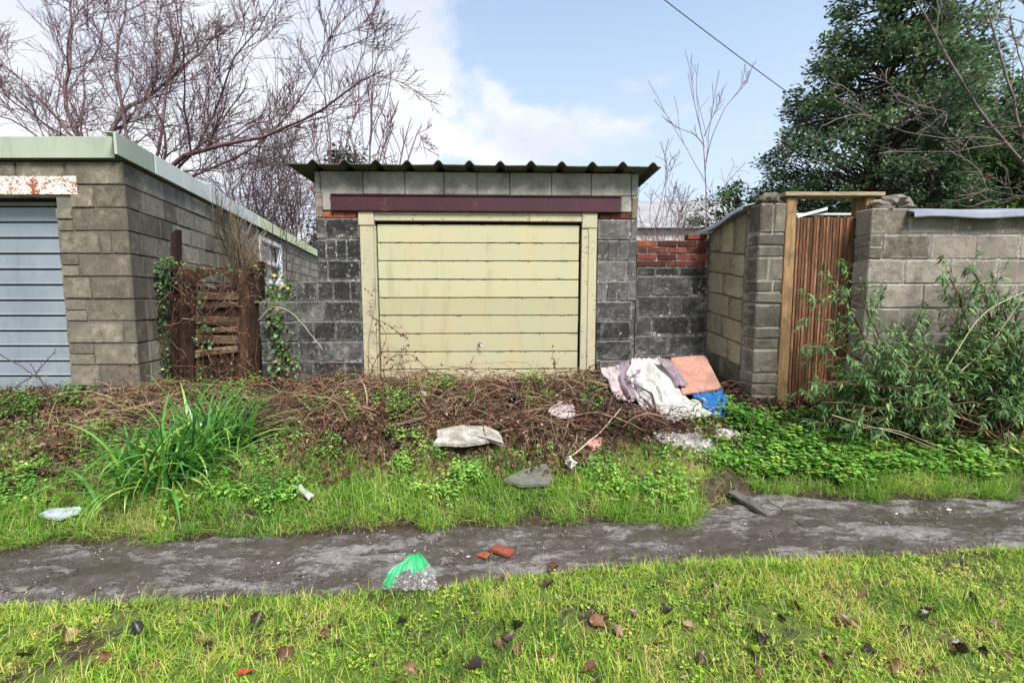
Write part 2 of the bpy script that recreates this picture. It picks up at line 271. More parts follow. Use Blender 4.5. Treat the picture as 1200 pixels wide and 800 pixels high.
def hexa(name, K, mat, parent, c=.004, jit=.0, share=True, smooth=False):
    K = np.asarray(K, float); o0 = K[0].copy(); L = K - o0
    key = (name, mat.name, round(c, 4), tuple(np.round(L, 2).ravel()), rnd.randint(0, 2)) if share else None
    if key in _cache:
        o = bpy.data.objects.new(name, _cache[key]); o.location = o0; return link(o, parent)
    V, fc = cham(L, c, jit); me = bpy.data.meshes.new(name); me.from_pydata([tuple(map(float, p)) for p in V], [], fc); me.materials.append(mat)
    if share: _cache[key] = me
    o = bpy.data.objects.new(name, me); o.location = o0; return link(o, parent)
def box_k(p, q, r, s, z0, z1):
    """footprint p q r s (ccw seen from above), heights z0..z1 (scalars or 4-lists)"""
    z0 = [z0] * 4 if np.isscalar(z0) else z0; z1 = [z1] * 4 if np.isscalar(z1) else z1
    return [(*pt[:2], z) for pt, z in zip((p, q, r, s), z0)] + [(*pt[:2], z) for pt, z in zip((p, q, r, s), z1)]
class Plane:
    """a vertical wall face: origin o, unit direction u along it (seen left to right), depth direction w away from viewer"""
    def __init__(s, o, a): s.o = np.array(o, float); s.u = np.array([math.cos(a), math.sin(a)]); s.w = np.array([-math.sin(a), math.cos(a)])
    def uz(s, px, py):
        h = hit(px, py, (s.o[0], s.o[1], 0), (s.w[0], s.w[1], 0)); return float(np.dot(h[:2] - s.o, s.u)), float(h[2])
    def xy(s, u, d=0.0): return s.o + s.u * u + s.w * d
    def box(s, name, u0, u1, d0, d1, z0, z1, mat, parent, c=.004, jit=0.0, share=True, du0=0.0, du1=0.0):
        K = box_k(s.xy(u0, d0), s.xy(u1, d0), s.xy(u1 + du1, d1), s.xy(u0 + du0, d1), z0, z1); return hexa(name, K, mat, parent, c, jit, share)

def tubes(P, R, sides=5, cap=False):
    """P (N,K,3) paths, R (N,K) radii"""
    P = np.asarray(P, float); R = np.asarray(R, float); N, K, _ = P.shape
    T = np.zeros_like(P); T[:, 1:-1] = P[:, 2:] - P[:, :-2]; T[:, 0] = P[:, 1] - P[:, 0]; T[:, -1] = P[:, -1] - P[:, -2]
    T /= np.linalg.norm(T, axis=2, keepdims=True) + 1e-9
    ref = np.where(np.abs(T[:, :1, 2:3]).repeat(K, 1) > .8, np.array([1., 0, 0]), np.array([0, 0, 1.]))
    A = np.cross(T, ref); A /= np.linalg.norm(A, axis=2, keepdims=True) + 1e-9; B = np.cross(T, A)
    th = np.arange(sides) * 2 * np.pi / sides
    V = P[:, :, None, :] + R[:, :, None, None] * (A[:, :, None, :] * np.cos(th)[None, None, :, None] + B[:, :, None, :] * np.sin(th)[None, None, :, None])
    i = (np.arange(N) * K * sides)[:, None, None] + (np.arange(K - 1) * sides)[None, :, None] + np.arange(sides)[None, None, :]
    j = (np.arange(N) * K * sides)[:, None, None] + (np.arange(K - 1) * sides)[None, :, None] + ((np.arange(sides) + 1) % sides)[None, None, :]
    Q = np.stack([i, j, j + sides, i + sides], -1).reshape(-1, 4)
    return V.reshape(-1, 3), Q
def ribbons(P, Wd, side):
    N, K, _ = P.shape
    V = np.stack([P - side[:, None, :] * Wd[:, :, None], P + side[:, None, :] * Wd[:, :, None]], 2).reshape(-1, 3)
    b = (np.arange(N) * K * 2)[:, None] + (np.arange(K - 1) * 2)[None, :]
    Q = np.stack([b, b + 1, b + 3, b + 2], -1).reshape(-1, 4); return V, Q
def unit(v): return v / (np.linalg.norm(v, axis=-1, keepdims=True) + 1e-9)
def inst(T, TF, P, D, U, Sc):
    """template verts T (x side, y along, z normal) put at P with y along D, z near U"""
    D = unit(D); X = unit(np.cross(D, U)); Zn = np.cross(X, D); Sc = np.asarray(Sc, float).reshape(-1, 1, 1)
    V = P[:, None, :] + Sc * (T[None, :, 0:1] * X[:, None, :] + T[None, :, 1:2] * D[:, None, :] + T[None, :, 2:3] * Zn[:, None, :])
    Fc = (TF[None] + (np.arange(len(P)) * len(T))[:, None, None]).reshape(-1, TF.shape[1]); return V.reshape(-1, 3), Fc
def leafT(w=.25, fold=.12, curl=.2):
    c = np.array([[0, 0, 0], [0, .35, -.02 * curl], [0, .7, -.35 * curl], [0, 1, -curl]])
    s = []
    for y, ww, z in ((.33, w * .95, -.02 * curl), (.68, w * .7, -.33 * curl)): s += [[-ww, y, z + fold * w * 2], [ww, y, z + fold * w * 2]]
    V = np.vstack([c, s]); L1, R1, L2, R2 = 4, 5, 6, 7
    return V, np.array([[0, R1, 1], [0, 1, L1], [1, R1, R2], [1, R2, 2], [1, 2, L2], [1, L2, L1], [2, R2, 3], [2, 3, L2]])
def diaT(w=.3, curl=.15): return np.array([[0, 0, 0], [w, .5, .05], [0, 1, -curl], [-w, .5, .05]]), np.array([[0, 1, 2], [0, 2, 3]])
def roundT(n=7, cup=.15):
    a = np.linspace(0, 2 * np.pi, n, endpoint=False); r = np.where(np.arange(n) % 2, .5, .42)
    V = np.vstack([[[0, .5, -cup]], np.stack([r * np.sin(a), .5 - r * np.cos(a), 0 * a], 1)]); return V, np.array([[0, 1 + i, 1 + (i + 1) % n] for i in range(n)])
OCT = (np.array([[1, 0, 0], [0, 1, 0], [-1, 0, 0], [0, -1, 0], [0, 0, 1], [0, 0, -1]], float), np.array([[0, 1, 4], [1, 2, 4], [2, 3, 4], [3, 0, 4], [1, 0, 5], [2, 1, 5], [3, 2, 5], [0, 3, 5]]))
def rvec(n): return unit(rng.normal(size=(n, 3)))
_tab = rng.random((256, 256))
def vn(x, y, s):
    x = np.asarray(x, float) / s + 100.3; y = np.asarray(y, float) / s + 57.7; xi, yi = np.floor(x).astype(int), np.floor(y).astype(int); fx, fy = x - xi, y - yi
    fx = fx * fx * (3 - 2 * fx); fy = fy * fy * (3 - 2 * fy); g = lambda i, j: _tab[(xi + i) % 256, (yi + j) % 256]
    return (g(0, 0) * (1 - fx) + g(1, 0) * fx) * (1 - fy) + (g(0, 1) * (1 - fx) + g(1, 1) * fx) * fy
def grow(P, R, n, lr, ang, up, wig, K, tmin=.2, rr=.6, tmax=1.0, bias=None, rmin=.002, end=.35):
    N, Kp, _ = P.shape; idx = np.repeat(np.arange(N), n); t = tmin + (tmax - tmin) * rng.random(len(idx)); s = t * (Kp - 1); i = np.minimum(s.astype(int), Kp - 2); f = (s - i)[:, None]
    p = P[idx, i] * (1 - f) + P[idx, i + 1] * f; tg = unit(P[idx, i + 1] - P[idx, i]); L = np.linalg.norm(np.diff(P, axis=1), axis=2).sum(1)[idx]
    r = (R[idx, i] * (1 - f[:, 0]) + R[idx, i + 1] * f[:, 0]) * rr
    q = rvec(len(idx)); q = unit(q - (q * tg).sum(1, keepdims=True) * tg); a = ang * rng.uniform(.6, 1.35, len(idx))[:, None]
    d = unit(np.cos(a) * tg + np.sin(a) * q + np.array([0, 0, up])); 
    if bias is not None: d = unit(d + np.asarray(bias))
    L = L * lr * (1.15 - .55 * t) * rng.uniform(.6, 1.25, len(idx)); out = [p]
    for k in range(K - 1):
        d = unit(d + wig * rng.normal(size=d.shape) + np.array([0, 0, up * .25])); p = p + d * (L / (K - 1))[:, None]; out.append(p)
    lin = np.linspace(1, end, K); return np.stack(out, 1), np.maximum(r[:, None] * lin[None], rmin)
def resample(pts, K):
    pts = np.asarray(pts, float); L = np.concatenate([[0], np.cumsum(np.linalg.norm(np.diff(pts, axis=0), axis=1))]); t = np.linspace(0, L[-1], K)
    Q = np.stack([np.interp(t, L, pts[:, k]) for k in range(3)], 1); s = Q.copy(); s[1:-1] = .25 * Q[:-2] + .5 * Q[1:-1] + .25 * Q[2:]; return s
def batch(name, parts, mat, parent=None, smooth=True):
    """join several (V, faces[, v]) into one mesh"""
    Vs, Fs, vs, off = [], [], [], 0
    for q in parts:
        V, Fc = q[0], q[1]; Vs.append(V); Fs.append(Fc + off); off += len(V); vs.append(q[2] if len(q) > 2 else np.full(len(V), .5))
    return mesh(name, np.vstack(Vs), Fs, mat, parent, v=np.concatenate(vs), smooth=smooth)

# ------------------------------------------------------------------ ground, track
NEAR = np.array([(-60, 0.5), (-8, 1.75), (-2.5, 2.10), (-1.27, 2.15), (-.4, 2.22), (0, 2.33), (.7, 2.44), (1.45, 2.47), (3, 2.60), (8, 3.1), (60, 6.0)])
FAR = np.array([(-60, -1.5), (-8, 2.15), (-3.05, 2.62), (-1.5, 2.74), (0, 2.88), (1.2, 2.93), (1.5, 3.15), (1.9, 3.38), (2.6, 3.25), (3.7, 3.30), (8, 3.75), (60, 8.0)])
def e_near(x): return np.interp(x, NEAR[:, 0], NEAR[:, 1]) + .13 * (vn(x, x * 0, .23) - .5) + .05 * (vn(x, x * 0, .06) - .5)
def e_far(x): return np.interp(x, FAR[:, 0], FAR[:, 1]) + .14 * (vn(x, x * 0 + 9, .21) - .5) + .05 * (vn(x, x * 0 + 9, .06) - .5)
def sst(t): t = np.clip(t, 0, 1); return t * t * (3 - 2 * t)
def surf(x, y):
    x = np.asarray(x, float); y = np.asarray(y, float); ef = np.interp(x, FAR[:, 0], FAR[:, 1]); en = np.interp(x, NEAR[:, 0], NEAR[:, 1])
    s = np.clip((y - ef) / (4.75 - ef), 0, 1); z = .50 * (.35 * s + .65 * sst(s)); z = z + .10 * sst((y - ef) / .3) * (1 - s)
    z = z + .15 * np.exp(-((x - 1.55) / .75) ** 2 - ((y - 4.75) / .45) ** 2) + .07 * np.exp(-((x + .3) / 1.3) ** 2 - ((y - 4.5) / .4) ** 2)
    z = z + .05 * sst((en - y) / .12) + .03 * (vn(x, y, .35) - .5) * (np.clip((y - ef) / .3, 0, 1) + .6 * np.clip((en - y) / .2, 0, 1)) + .012 * (vn(x, y, .11) - .5)
    return z
def gh(x, y):
    ef = np.interp(x, FAR[:, 0], FAR[:, 1]); en = np.interp(x, NEAR[:, 0], NEAR[:, 1])
    return surf(x, y) - .05 * sst((y - en) / .06) * sst((ef - y) / .06)
def gp(px, py, dz=0.0):
    d = ray(px, py); ts = np.linspace(1.2, 8, 1400); p = CAM[None] + d[None] * ts[:, None]; k = np.argmax(p[:, 2] < surf(p[:, 0], p[:, 1]) + dz); return p[k] if k else p[-1]
def onG(x, y, dz=0.0): return np.stack([x, y, surf(x, y) + dz], -1)
gx = np.concatenate([[-900, -400, -180, -80, -40, -25, -16, -11], np.arange(-8.5, 8.51, .06), [11, 16, 25, 40, 80, 180, 400, 900]])
gy = np.concatenate([[-900, -300, -90, -30, -12, -5, -2, -.5, .3], np.arange(.9, 6.01, .06), [6.5, 8, 12, 20, 40, 90, 250, 700, 1500]])
GX, GY = np.meshgrid(gx, gy); GZ = gh(GX, GY); nx = len(gx)
ii = (np.arange(len(gy) - 1)[:, None] * nx + np.arange(nx - 1)[None]).ravel()
props(mesh('ground', np.stack([GX, GY, GZ], -1).reshape(-1, 3), np.stack([ii, ii + 1, ii + nx + 1, ii + nx], 1), M['ground'], smooth=True), 'dark soil ground and bank under the grass and brambles', kind='structure')
tx = np.concatenate([np.arange(-60, -8, 1.0), np.arange(-8, 8, .025), np.arange(8, 60, 1.0)]); tv = np.linspace(-.12, 1.12, 46)
TX, TV = np.meshgrid(tx, tv); en = np.interp(TX, NEAR[:, 0], NEAR[:, 1]); ef = np.interp(TX, FAR[:, 0], FAR[:, 1]); TY = en + (ef - en) * TV
ns = .6 * vn(TX, TY * 1.8, .16) + .4 * vn(TX, TY, .05) + .5 * vn(TX, TY * 2, .5)
TZ = np.where((TV > 0) & (TV < 1), surf(TX, TY), gh(TX, TY)) + .042 * (ns - .75) - .035 * (np.clip(-TV, 0, 1) + np.clip(TV - 1, 0, 1)) / .12
ii = (np.arange(len(tv) - 1)[:, None] * len(tx) + np.arange(len(tx) - 1)[None]).ravel()
props(mesh('track', np.stack([TX, TY, TZ], -1).reshape(-1, 3), np.stack([ii, ii + 1, ii + len(tx) + 1, ii + len(tx)], 1), M['track'], smooth=True), 'wet grey mud and gravel track crossing in front of the garage', kind='structure')

# ------------------------------------------------------------------ left garage
CO = .225
lg = thing('left_garage', 'block garage at the left with pale blue ridged door and green metal fascia', 'garage', at(60, 455, 4.6))
PF = Plane((0, 4.6), 0.0)                                # front face
cu, _ = PF.uz(150, 267); zt = PF.uz(142, 189)[1]         # corner, top of the blocks
SA = -0.2456; SL = math.hypot(1, SA); PS = Plane((cu, 4.6), math.atan2(1, SA))   # side face, u runs into depth
def mirror_w(p): p.w = -p.w; return p
PS.w = np.array([-PS.u[1], PS.u[0]])                     # into the wall (to the left)
dleft = PF.uz(0, 300)[0] - 1.45
du_ = PF.uz(74, 350)[0]                                  # door opening right edge
ROWS = [(-9, [(95, 210), (210, 350)]), ]
def fu(zx): return PF.uz(zx / 2.354, 330)[0]
front = [ # per course from the top: list of (u0,u1, zfrac0, zfrac1)
 [(fu(-60), fu(-20)), (fu(-20), fu(72)), (fu(72), fu(204), ), (fu(207), None)],
 [(fu(210), fu(279)), (fu(279), None)],
 [(du_, fu(216), 'split'), (fu(216), None)],
 [(du_, fu(285)), (fu(285), fu(317)), (fu(317), None)],
 [(du_, fu(222), 'split'), (fu(222), None)],
 [(du_, fu(250)), (fu(250), None)],
 [(du_, fu(232), 'split'), (fu(232), None)],
 [(du_, fu(330)), (fu(330), None)],
 [(du_, fu(243), 'split'), (fu(243), None)],
 [(du_, fu(255)), (fu(255), None)],
 [(du_, fu(290)), (fu(290), None)]]
g = .005
mort = []
for r, row in enumerate(front):
    z1 = zt - r * CO; z0 = z1 - CO
    for b in row:
        u0, u1 = b[0], (b[1] if b[1] is not None else cu); corner = b[1] is None
        uu0 = u0
        zz0 = z0
        if r == 0 and not corner: zz0 = z0 + .075
        if r == 1: uu0 = max(u0, fu(213))
        halves = [(zz0, z1)]
        if len(b) == 3: zm = (z0 + z1) / 2; halves = [(z0, zm), (zm, z1)]
        for a0, a1 in halves:
            pr = rnd.uniform(-.004, .004)
            PF.box('block', uu0 + g, u1 - (0 if corner else g), pr, .215, a0 + g, a1 - g, M['block_left'], lg, .006, .003, du1=(.215 * SA if corner else 0))
nrow = 11
PF.box('mortar', du_ + .012, cu - .014, .012, .20, zt - nrow * CO, zt - CO, M['mortar'], lg, .001, share=False, du1=.2 * SA)
PF.box('mortar', dleft, cu - .014, .012, .20, zt - CO + .085, zt - .002, M['mortar'], lg, .001, share=False, du1=.2 * SA)
# side wall
def Ls(px, py=320): return PS.uz(px, py)[0]
SLEN = 10.6 * SL
xs0 = .215 * SL
wu0, wz1 = PS.uz(303, 275); wu1, _ = PS.uz(329, 280); wz0 = PS.uz(316, 331)[1]
for r in range(nrow):
    z1 = zt - r * CO; z0 = z1 - CO; u = xs0; first = True
    far = r > 8
    while u < SLEN:
        L = rnd.choice([.45, .45, .45, .22, .33]) if u < 6 else .45
        if first: L = (.10 if r % 2 else .42) + (0.2 if r % 3 == 0 else 0); first = False
        L *= rnd.uniform(.92, 1.05); e = min(u + L, SLEN); a, b = u, e; u = e
        if z1 > wz0 + .05 and z0 < wz1 - .05:
            if a >= wu0 - .03 and b <= wu1 + .03: continue
            if a < wu0 < b: b = wu0
            elif a < wu1 < b: a = wu1
        if b - a < .05: continue
        PS.box('block', a + g, b - g, rnd.uniform(-.004, .004), .19, z0 + g, z1 - g, M['block_side'] if (a > .9 or rnd.random() < .35) else M['block_left'], lg, .006, .003)
PS.box('mortar', xs0, wu0, .012, .18, zt - nrow * CO, zt - .003, M['mortar'], lg, .001, share=False)
PS.box('mortar', wu1, SLEN, .012, .18, zt - nrow * CO, zt - .003, M['mortar'], lg, .001, share=False)
PS.box('mortar', wu0, wu1, .012, .18, wz1, zt - .003, M['mortar'], lg, .001, share=False)
PS.box('mortar', wu0, wu1, .012, .18, zt - nrow * CO, wz0, M['mortar'], lg, .001, share=False)
# window in the side wall
wf = PS.box('window', wu0, wu1, .10, .12, wz0, wz1, M['glass'], lg, .002, share=False)
fw = .13
for (a, b, c_, d_) in ((wu0, wu0 + fw, wz0, wz1), (wu1 - fw, wu1, wz0, wz1), (wu0 + fw, wu1 - fw, wz1 - .09, wz1), (wu0 + fw, wu1 - fw, wz0, wz0 + .08), (wu0 + fw, wu1 - fw, wz0 + .36, wz0 + .43)):
    PS.box('frame', a, b, -.015, .085, c_, d_, M['white_paint'], wf, .004, share=False)
PS.box('sill', wu0 - .05, wu1 + .05, -.05, .1, wz0 - .06, wz0 - .003, M['white_paint'], lg, .004, share=False)
# back and left walls, roof slab
bl = PS.xy(SLEN, 0); br = np.array([dleft - .2, bl[1]])
hexa('rear_wall', box_k((br[0], br[1] - .2), (bl[0] - .2, bl[1] - .2), (bl[0] - .2, bl[1]), (br[0], br[1]), .3, zt - .01), M['block_side'], lg, share=False)
hexa('end_wall', box_k((dleft - .2, 4.6), (dleft - .002, 4.6), (dleft - .002, bl[1] - .21), (dleft - .2, bl[1] - .21), .3, zt - .01), M['block_side'], lg, share=False)
c0 = PF.xy(cu, 0); zr = zt + .015
hexa('roof', box_k((dleft - .15, 4.62), (c0[0] - .03, 4.62), (bl[0] - .03, bl[1]), (dleft - .15, bl[1]), zr, zr + .09), M['slate'], lg, share=False)
# fascias (bent sheet): front green, side pale in lengths
zf0 = PF.uz(70, 187)[1]; zf1 = PF.uz(70, 162)[1]
fl_, fe_ = PF.uz(0, 170)[0] - 1.7, PF.uz(138.5, 175)[0]
PF.box('fascia', fl_, fe_, -.05, -.035, zf0, zf1, M['green_fascia'], lg, .003, share=False)
PF.box('fascia', fl_, fe_, -.034, .04, zf1 - .014, zf1 - .002, M['green_fascia'], lg, .003, share=False)
PF.box('fascia_end', fe_ + .004, fe_ + .02, -.06, .05, zf0 + .02, zf1 + .006, M['dark_gap'], lg, .002, share=False)
ed = [Ls(144) - .05, Ls(184), Ls(213, 250), Ls(243, 250), Ls(272, 260), Ls(300, 270), SLEN]
fm = ['green_fascia', 'white_fascia', 'white_fascia', 'white_fascia', 'white_fascia', 'yellow_fascia']
for k in range(6):
    PS.box('fascia', ed[k] + .004, ed[k + 1] - .004 + .01, -.055 - .004 * (k % 2), -.03, zf0 - .005, zf1, M[fm[k]], lg, .003, share=False)
    PS.box('fascia', ed[k] + .004, ed[k + 1] - .004, -.029, .05, zf1 - .014, zf1 - .002, M[fm[k]], lg, .003, share=False)
# steel lintel over the door
lz1 = PF.uz(45, 206.5)[1]; lz0 = PF.uz(45, 228)[1]; le = PF.uz(90, 215)[0]
PF.box('steel_lintel', dleft + .01, le, -.006, .006, lz0, lz1, M['rusty_white'], lg, .002, share=False)
PF.box('steel_lintel', dleft + .01, le - .01, .008, .2, lz0, lz0 + .01, M['rusty_white'], lg, .002, share=False)
PF.box('lintel_backing', dleft + .01, le - .02, .02, .2, lz0 + .012, zt - CO + .08, M['mortar'], lg, .002, share=False)
# ridged up-and-over door, recessed
dd = .16
dz1 = at(40, 243, 4.76)[2]; dz0 = at(40, 459, 4.76)[2]; npan = 12; ph = (dz1 - dz0) / npan
door = PF.box('door', dleft + .02, du_ + .03, dd + .02, dd + .03, dz0 - .12, dz1 + .2, M['dark_gap'], lg, .002, share=False)
for k in range(npan + 1):
    a1 = dz1 - k * ph; a0 = a1 - ph + .012
    K = [(*PF.xy(dleft + .03, dd), a0), (*PF.xy(du_ + .02, dd), a0), (*PF.xy(du_ + .02, dd + .018), a0), (*PF.xy(dleft + .03, dd + .018), a0),
         (*PF.xy(dleft + .03, dd - .002), a1), (*PF.xy(du_ + .02, dd - .002), a1), (*PF.xy(du_ + .02, dd + .018), a1), (*PF.xy(dleft + .03, dd + .018), a1)]
    hexa('panel', K, M['blue_grey'], door, .006, 0)
    # small rolled ridge under each panel
    PF.box('ridge', dleft + .03, du_ + .02, dd - .012, dd + .004, a0 + .006, a0 + .022, M['blue_grey'], door, .005)
PF.box('door_head_rail', dleft + .03, du_ + .02, dd - .02, dd + .018, dz1 + .012, dz1 + .05, M['slate'], door, .005, share=False)

# ------------------------------------------------------------------ main garage
mg = thing('garage', 'dark block garage in the middle with cream boarded door and corrugated roof', 'garage', at(560, 450, 5.1))
PG = Plane((0, 5.10), .03)
def U(px, py=340): return PG.uz(px, py)[0]
def Zg(py, px=560): return PG.uz(px, py)[1]
zb = PG.uz(400, 255.5)[1]     # top of the first full course
ul0, ul1, ur0, ur1 = U(373), U(423.5), U(699), U(745.5)
uw0 = U(346.5, 370)
rows_l = [[372, 384, 420.5], [372, 384, 396, 408, 420.5], [372, 385, 421], [347, 372, 391, 411, 423], [347, 378, 423.5], [347, 366, 392, 423], [347, 371, 424], [347, 363, 402, 424], [347, 390, 424], [347, 370, 400, 424], [347, 390, 424]]
rows_r = [[699, 737, 745.5], [699, 711, 724.5, 736, 745.5], [699, 735, 745.5], [699, 711.5, 723, 734.5, 745.5], [699, 742, 745.5], [699, 706, 741, 745.5], [699, 742.5, 745.5], [699, 706, 738, 745.5], [699, 730, 745.5], [699, 712, 745.5], [699, 730, 745.5]]
for r in range(11):
    z1 = zb - r * CO; z0 = z1 - CO
    for row, lft in ((rows_l[r], True), (rows_r[r], False)):
        for k, (a, b) in enumerate(zip(row[:-1], row[1:])):
            a = U(a) if a != 372 else ul0; b = U(b)
            if lft and k == len(row) - 2: b = ul1
            if b - a < .06: continue
            zz1 = z1
            if lft and a < ul0 - .05 and r == 3: zz1 = z1 - .01 
            PG.box('block', a + g, b - g, rnd.uniform(-.004, .004), .215, z0 + g, zz1 - g, M['block_dark'] if lft or (r > 4 and rnd.random() < .6) else M['block_grey'], mg, .007, .003)
zlow = zb - 11 * CO
PG.box('mortar', ul0 + .01, ul1 - .01, .0055, .2, zlow, zb, M['mortar_dark'], mg, .001, share=False)
PG.box('mortar', uw0 + .01, ul0 + .01, .0055, .2, zlow, zb - 3 * CO - .02, M['mortar_dark'], mg, .001, share=False)
PG.box('mortar', ur0 + .01, ur1 - .008, .0055, .2, zlow, zb, M['mortar_dark'], mg, .001, share=False)
# red brick course
bh = .068
for lft, xs in ((1, (381, 393, 407.5, 420.5)), (0, (701, 713.5, 725, 737))):
    for a, b in zip(xs[:-1], xs[1:]):
        PG.box('brick', U(a) + .003, U(b) - .003, rnd.uniform(-.003, .003), .10, zb + .006, zb + bh, M['brick_bright'] if lft else M['brick'], mg, .005, .003)
# lintel level
zs0, zs1 = PG.uz(560, 248.5)[1], PG.uz(560, 229.5)[1]
zl1 = PG.uz(560, 202)[1]
us0, us1 = U(388.5, 240), U(727, 240)
# blocks beside the steel beam
for a, b, c0_, c1_ in ((ul0, U(381), zb + .005, zs1 + .02), (U(381), us0 - .004, zb + bh + .01, zs1 + .02), (us1 + .006, U(738), zb + bh + .01, zs1 + .004), (U(738), ur1, zb + .005, zs1 + .004)):
    PG.box('block', a + .003, b - .003, rnd.uniform(-.002, .004), .215, c0_, c1_, M['block_lintel'] if c0_ > zb + .02 else M['block_pier'], mg, .008, .004, share=False)
PG.box('mortar', ul0 + .012, ur1 - .012, .03, .2, zb + .003, zl1 - .004, M['mortar_dark'], mg, .001, share=False)
cuts = [380, 429, 477, 522, 560, 597.5, 645.5, 691, 737, 746.5]
PG.box('block', ul0 + .002, U(380) - .004, .004, .215, zs1 + .026, zl1, M['block_lintel'], mg, .008, .004, share=False)
for a, b in zip(cuts[:-1], cuts[1:]):
    PG.box('block', U(a) + .004, min(U(b), ur1) - .004, rnd.uniform(-.001, .003), .215, zs1 + .010, zl1, M['block_lintel'], mg, .005, .002, share=False)
# steel beam: flanges and web face
bm = PG.box('steel_beam', us0, us1, -.022, -.008, zs0 + .012, zs1 - .012, M['burgundy'], mg, .003, share=False)
PG.box('flange', us0 - .004, us1 + .004, -.034, .16, zs0, zs0 + .010, M['burgundy'], bm, .003, share=False)
PG.box('flange', us0 - .004, us1 + .004, -.034, .16, zs1 - .010, zs1, M['burgundy'], bm, .003, share=False)
# side and rear walls
for a, nm in ((ul0, 'side_wall'), (ur1 - .215, 'side_wall')):
    PG.box(nm, a + .004, a + .21, .218, 5.2, .3, zl1 - .02, M['block_dark'], mg, .004, share=False)
PG.box('rear_wall', ul0 + .22, ur1 - .22, 5.0, 5.2, .3, zl1 - .02, M['block_dark'], mg, .004, share=False)
# corrugated roof sheets: flat pans with round rolls
ru0, ru1 = PG.uz(339, 195)[0] * .985, PG.uz(771, 196)[0] * .985
pitch_ = (ru1 - ru0) / 12.12
uu = np.linspace(ru0, ru1, 340); ph_ = ((uu - ru0 - .28) / pitch_) % 1.0
dd_ = np.minimum(ph_, 1 - ph_) / .17
prof = np.where(dd_ < 1, .047 * np.cos(np.clip(dd_, 0, 1) * math.pi / 2) ** 1.3, 0.0)
d_ys = np.array([-.17, -.16, .3, 1.2, 2.6, 4.0, 5.45]); zroof = zl1 + .015
V = []
for s_, off in ((0, 0.0), (1, .011)):
    for d in d_ys:
        for u, p in zip(uu, prof): q = PG.xy(u, d); V.append((q[0], q[1], zroof + p + off - .03 * d + .0025 * math.sin(u * 7)))
V = np.array(V); n = len(uu); m_ = len(d_ys); L0 = n * m_
i = (np.arange(m_ - 1)[:, None] * n + np.arange(n - 1)[None]).ravel(); top = np.stack([i, i + 1, i + n + 1, i + n], 1) + L0; bot = np.stack([i, i + n, i + n + 1, i + 1], 1)
def rim(a): return np.stack([a[:-1], a[1:], a[1:] + L0, a[:-1] + L0], 1)
e1 = rim(np.arange(n)); e2 = rim(np.arange(n) + n * (m_ - 1))[:, ::-1]; e3 = rim(np.arange(m_) * n)[:, ::-1]; e4 = rim(np.arange(m_) * n + n - 1)
mesh('corrugated_roof', V, [np.vstack([top, bot, e1, e2, e3, e4])], M['roof_sheet'], mg)
# door frame and door
cf = M['cream_frame']; fd0, fd1 = .0, .09
jl0, jl1, jr0, jr1 = ul1 + .004, U(441.5), U(680.5), ur0 - .006
zj1 = zb - .004; zjm = PG.uz(430, 264)[1]; zh1 = PG.uz(560, 250)[1]; zh0 = PG.uz(560, 259)[1]
fr = PG.box('door_frame', jl0, jl1 - .02, fd0 - .004, fd1, .35, zjm - .003, cf, mg, .004, .002, share=False)
PG.box('board', jl1 - .018, jl1, fd0 + .012, fd1, .35, zjm - .003, cf, fr, .003, share=False)
PG.box('corner_block', jl0 - .012, jl1 - .01, fd0 - .012, fd1, zjm, zs0 - .004, cf, fr, .004, share=False)
PG.box('board', jl1 - .008, U(620), fd0 + .004, fd1, zh0, zs0 - .004, cf, fr, .004, share=False)
PG.box('board', U(620) + .003, jr0 + .004, fd0 + .001, fd1, zh0 - .002, zs0 - .004, cf, fr, .004, share=False)
PG.box('corner_block', jr0 + .006, jr1, fd0 - .012, fd1, zjm - .02, zs0 - .004, cf, fr, .004, share=False)
PG.box('board', jr0 + .004, jr0 + .075, fd0 - .0, fd1, .35, zjm - .023, cf, fr, .004, .002, share=False)
PG.box('board', jr0 + .079, jr1, fd0 - .006, fd1, .35, zjm - .023, cf, fr, .004, .002, share=False)
jy = [262.5, 284.4, 305.7, 327.5, 348.9, 369.9, 391.3, 412.6, 433.3, 454.5]
dr = PG.box('door', jl1 + .012, jr0 - .012, .078, .09, .38, zh0 - .012, M['dark_gap'], mg, .002, share=False)
for k in range(9):
    z1, z0 = Zg(jy[k]), Zg(jy[k + 1]); y0 = .038 + rnd.uniform(-.002, .002); tilt = rnd.uniform(-.002, .002)
    K = box_k(PG.xy(U(443), y0 + .006), PG.xy(U(678.5), y0 + .006), PG.xy(U(678.5), .074), PG.xy(U(443), .074), [z0 + .007 + tilt, z0 + .007 - tilt] * 2, [z1 - .004] * 4)
    K = np.array(K); K[4, :2] = PG.xy(U(443), y0 - .002); K[5, :2] = PG.xy(U(678.5), y0 - .002)
    hexa('plank', K, M['cream'], dr, .003, .001, share=False)
h = PG.xy(PG.uz(562, 403)[0], .034); hz = PG.uz(562, 403)[1]
lk = thing('lock_handle', None, None, (h[0], h[1], hz)); C.objects.unlink(lk); link(lk, dr)
V, Q = tubes(np.array([[(h[0], h[1] + .01, hz), (h[0], h[1] - .008, hz)]]), np.array([[.022, .018]]), 12); Q2 = [tuple(q) for q in Q] + [tuple(range(12, 24))]
mesh('escutcheon', V, Q2, M['metal'], lk)
V, Q = tubes(np.array([[(h[0], h[1] - .006, hz), (h[0], h[1] - .04, hz), (h[0] + .012, h[1] - .045, hz - .012), (h[0] + .05, h[1] - .045, hz - .035)]]), np.array([[.007, .008, .009, .006]]), 8); mesh('lever', V, Q, M['metal'], lk, smooth=True)

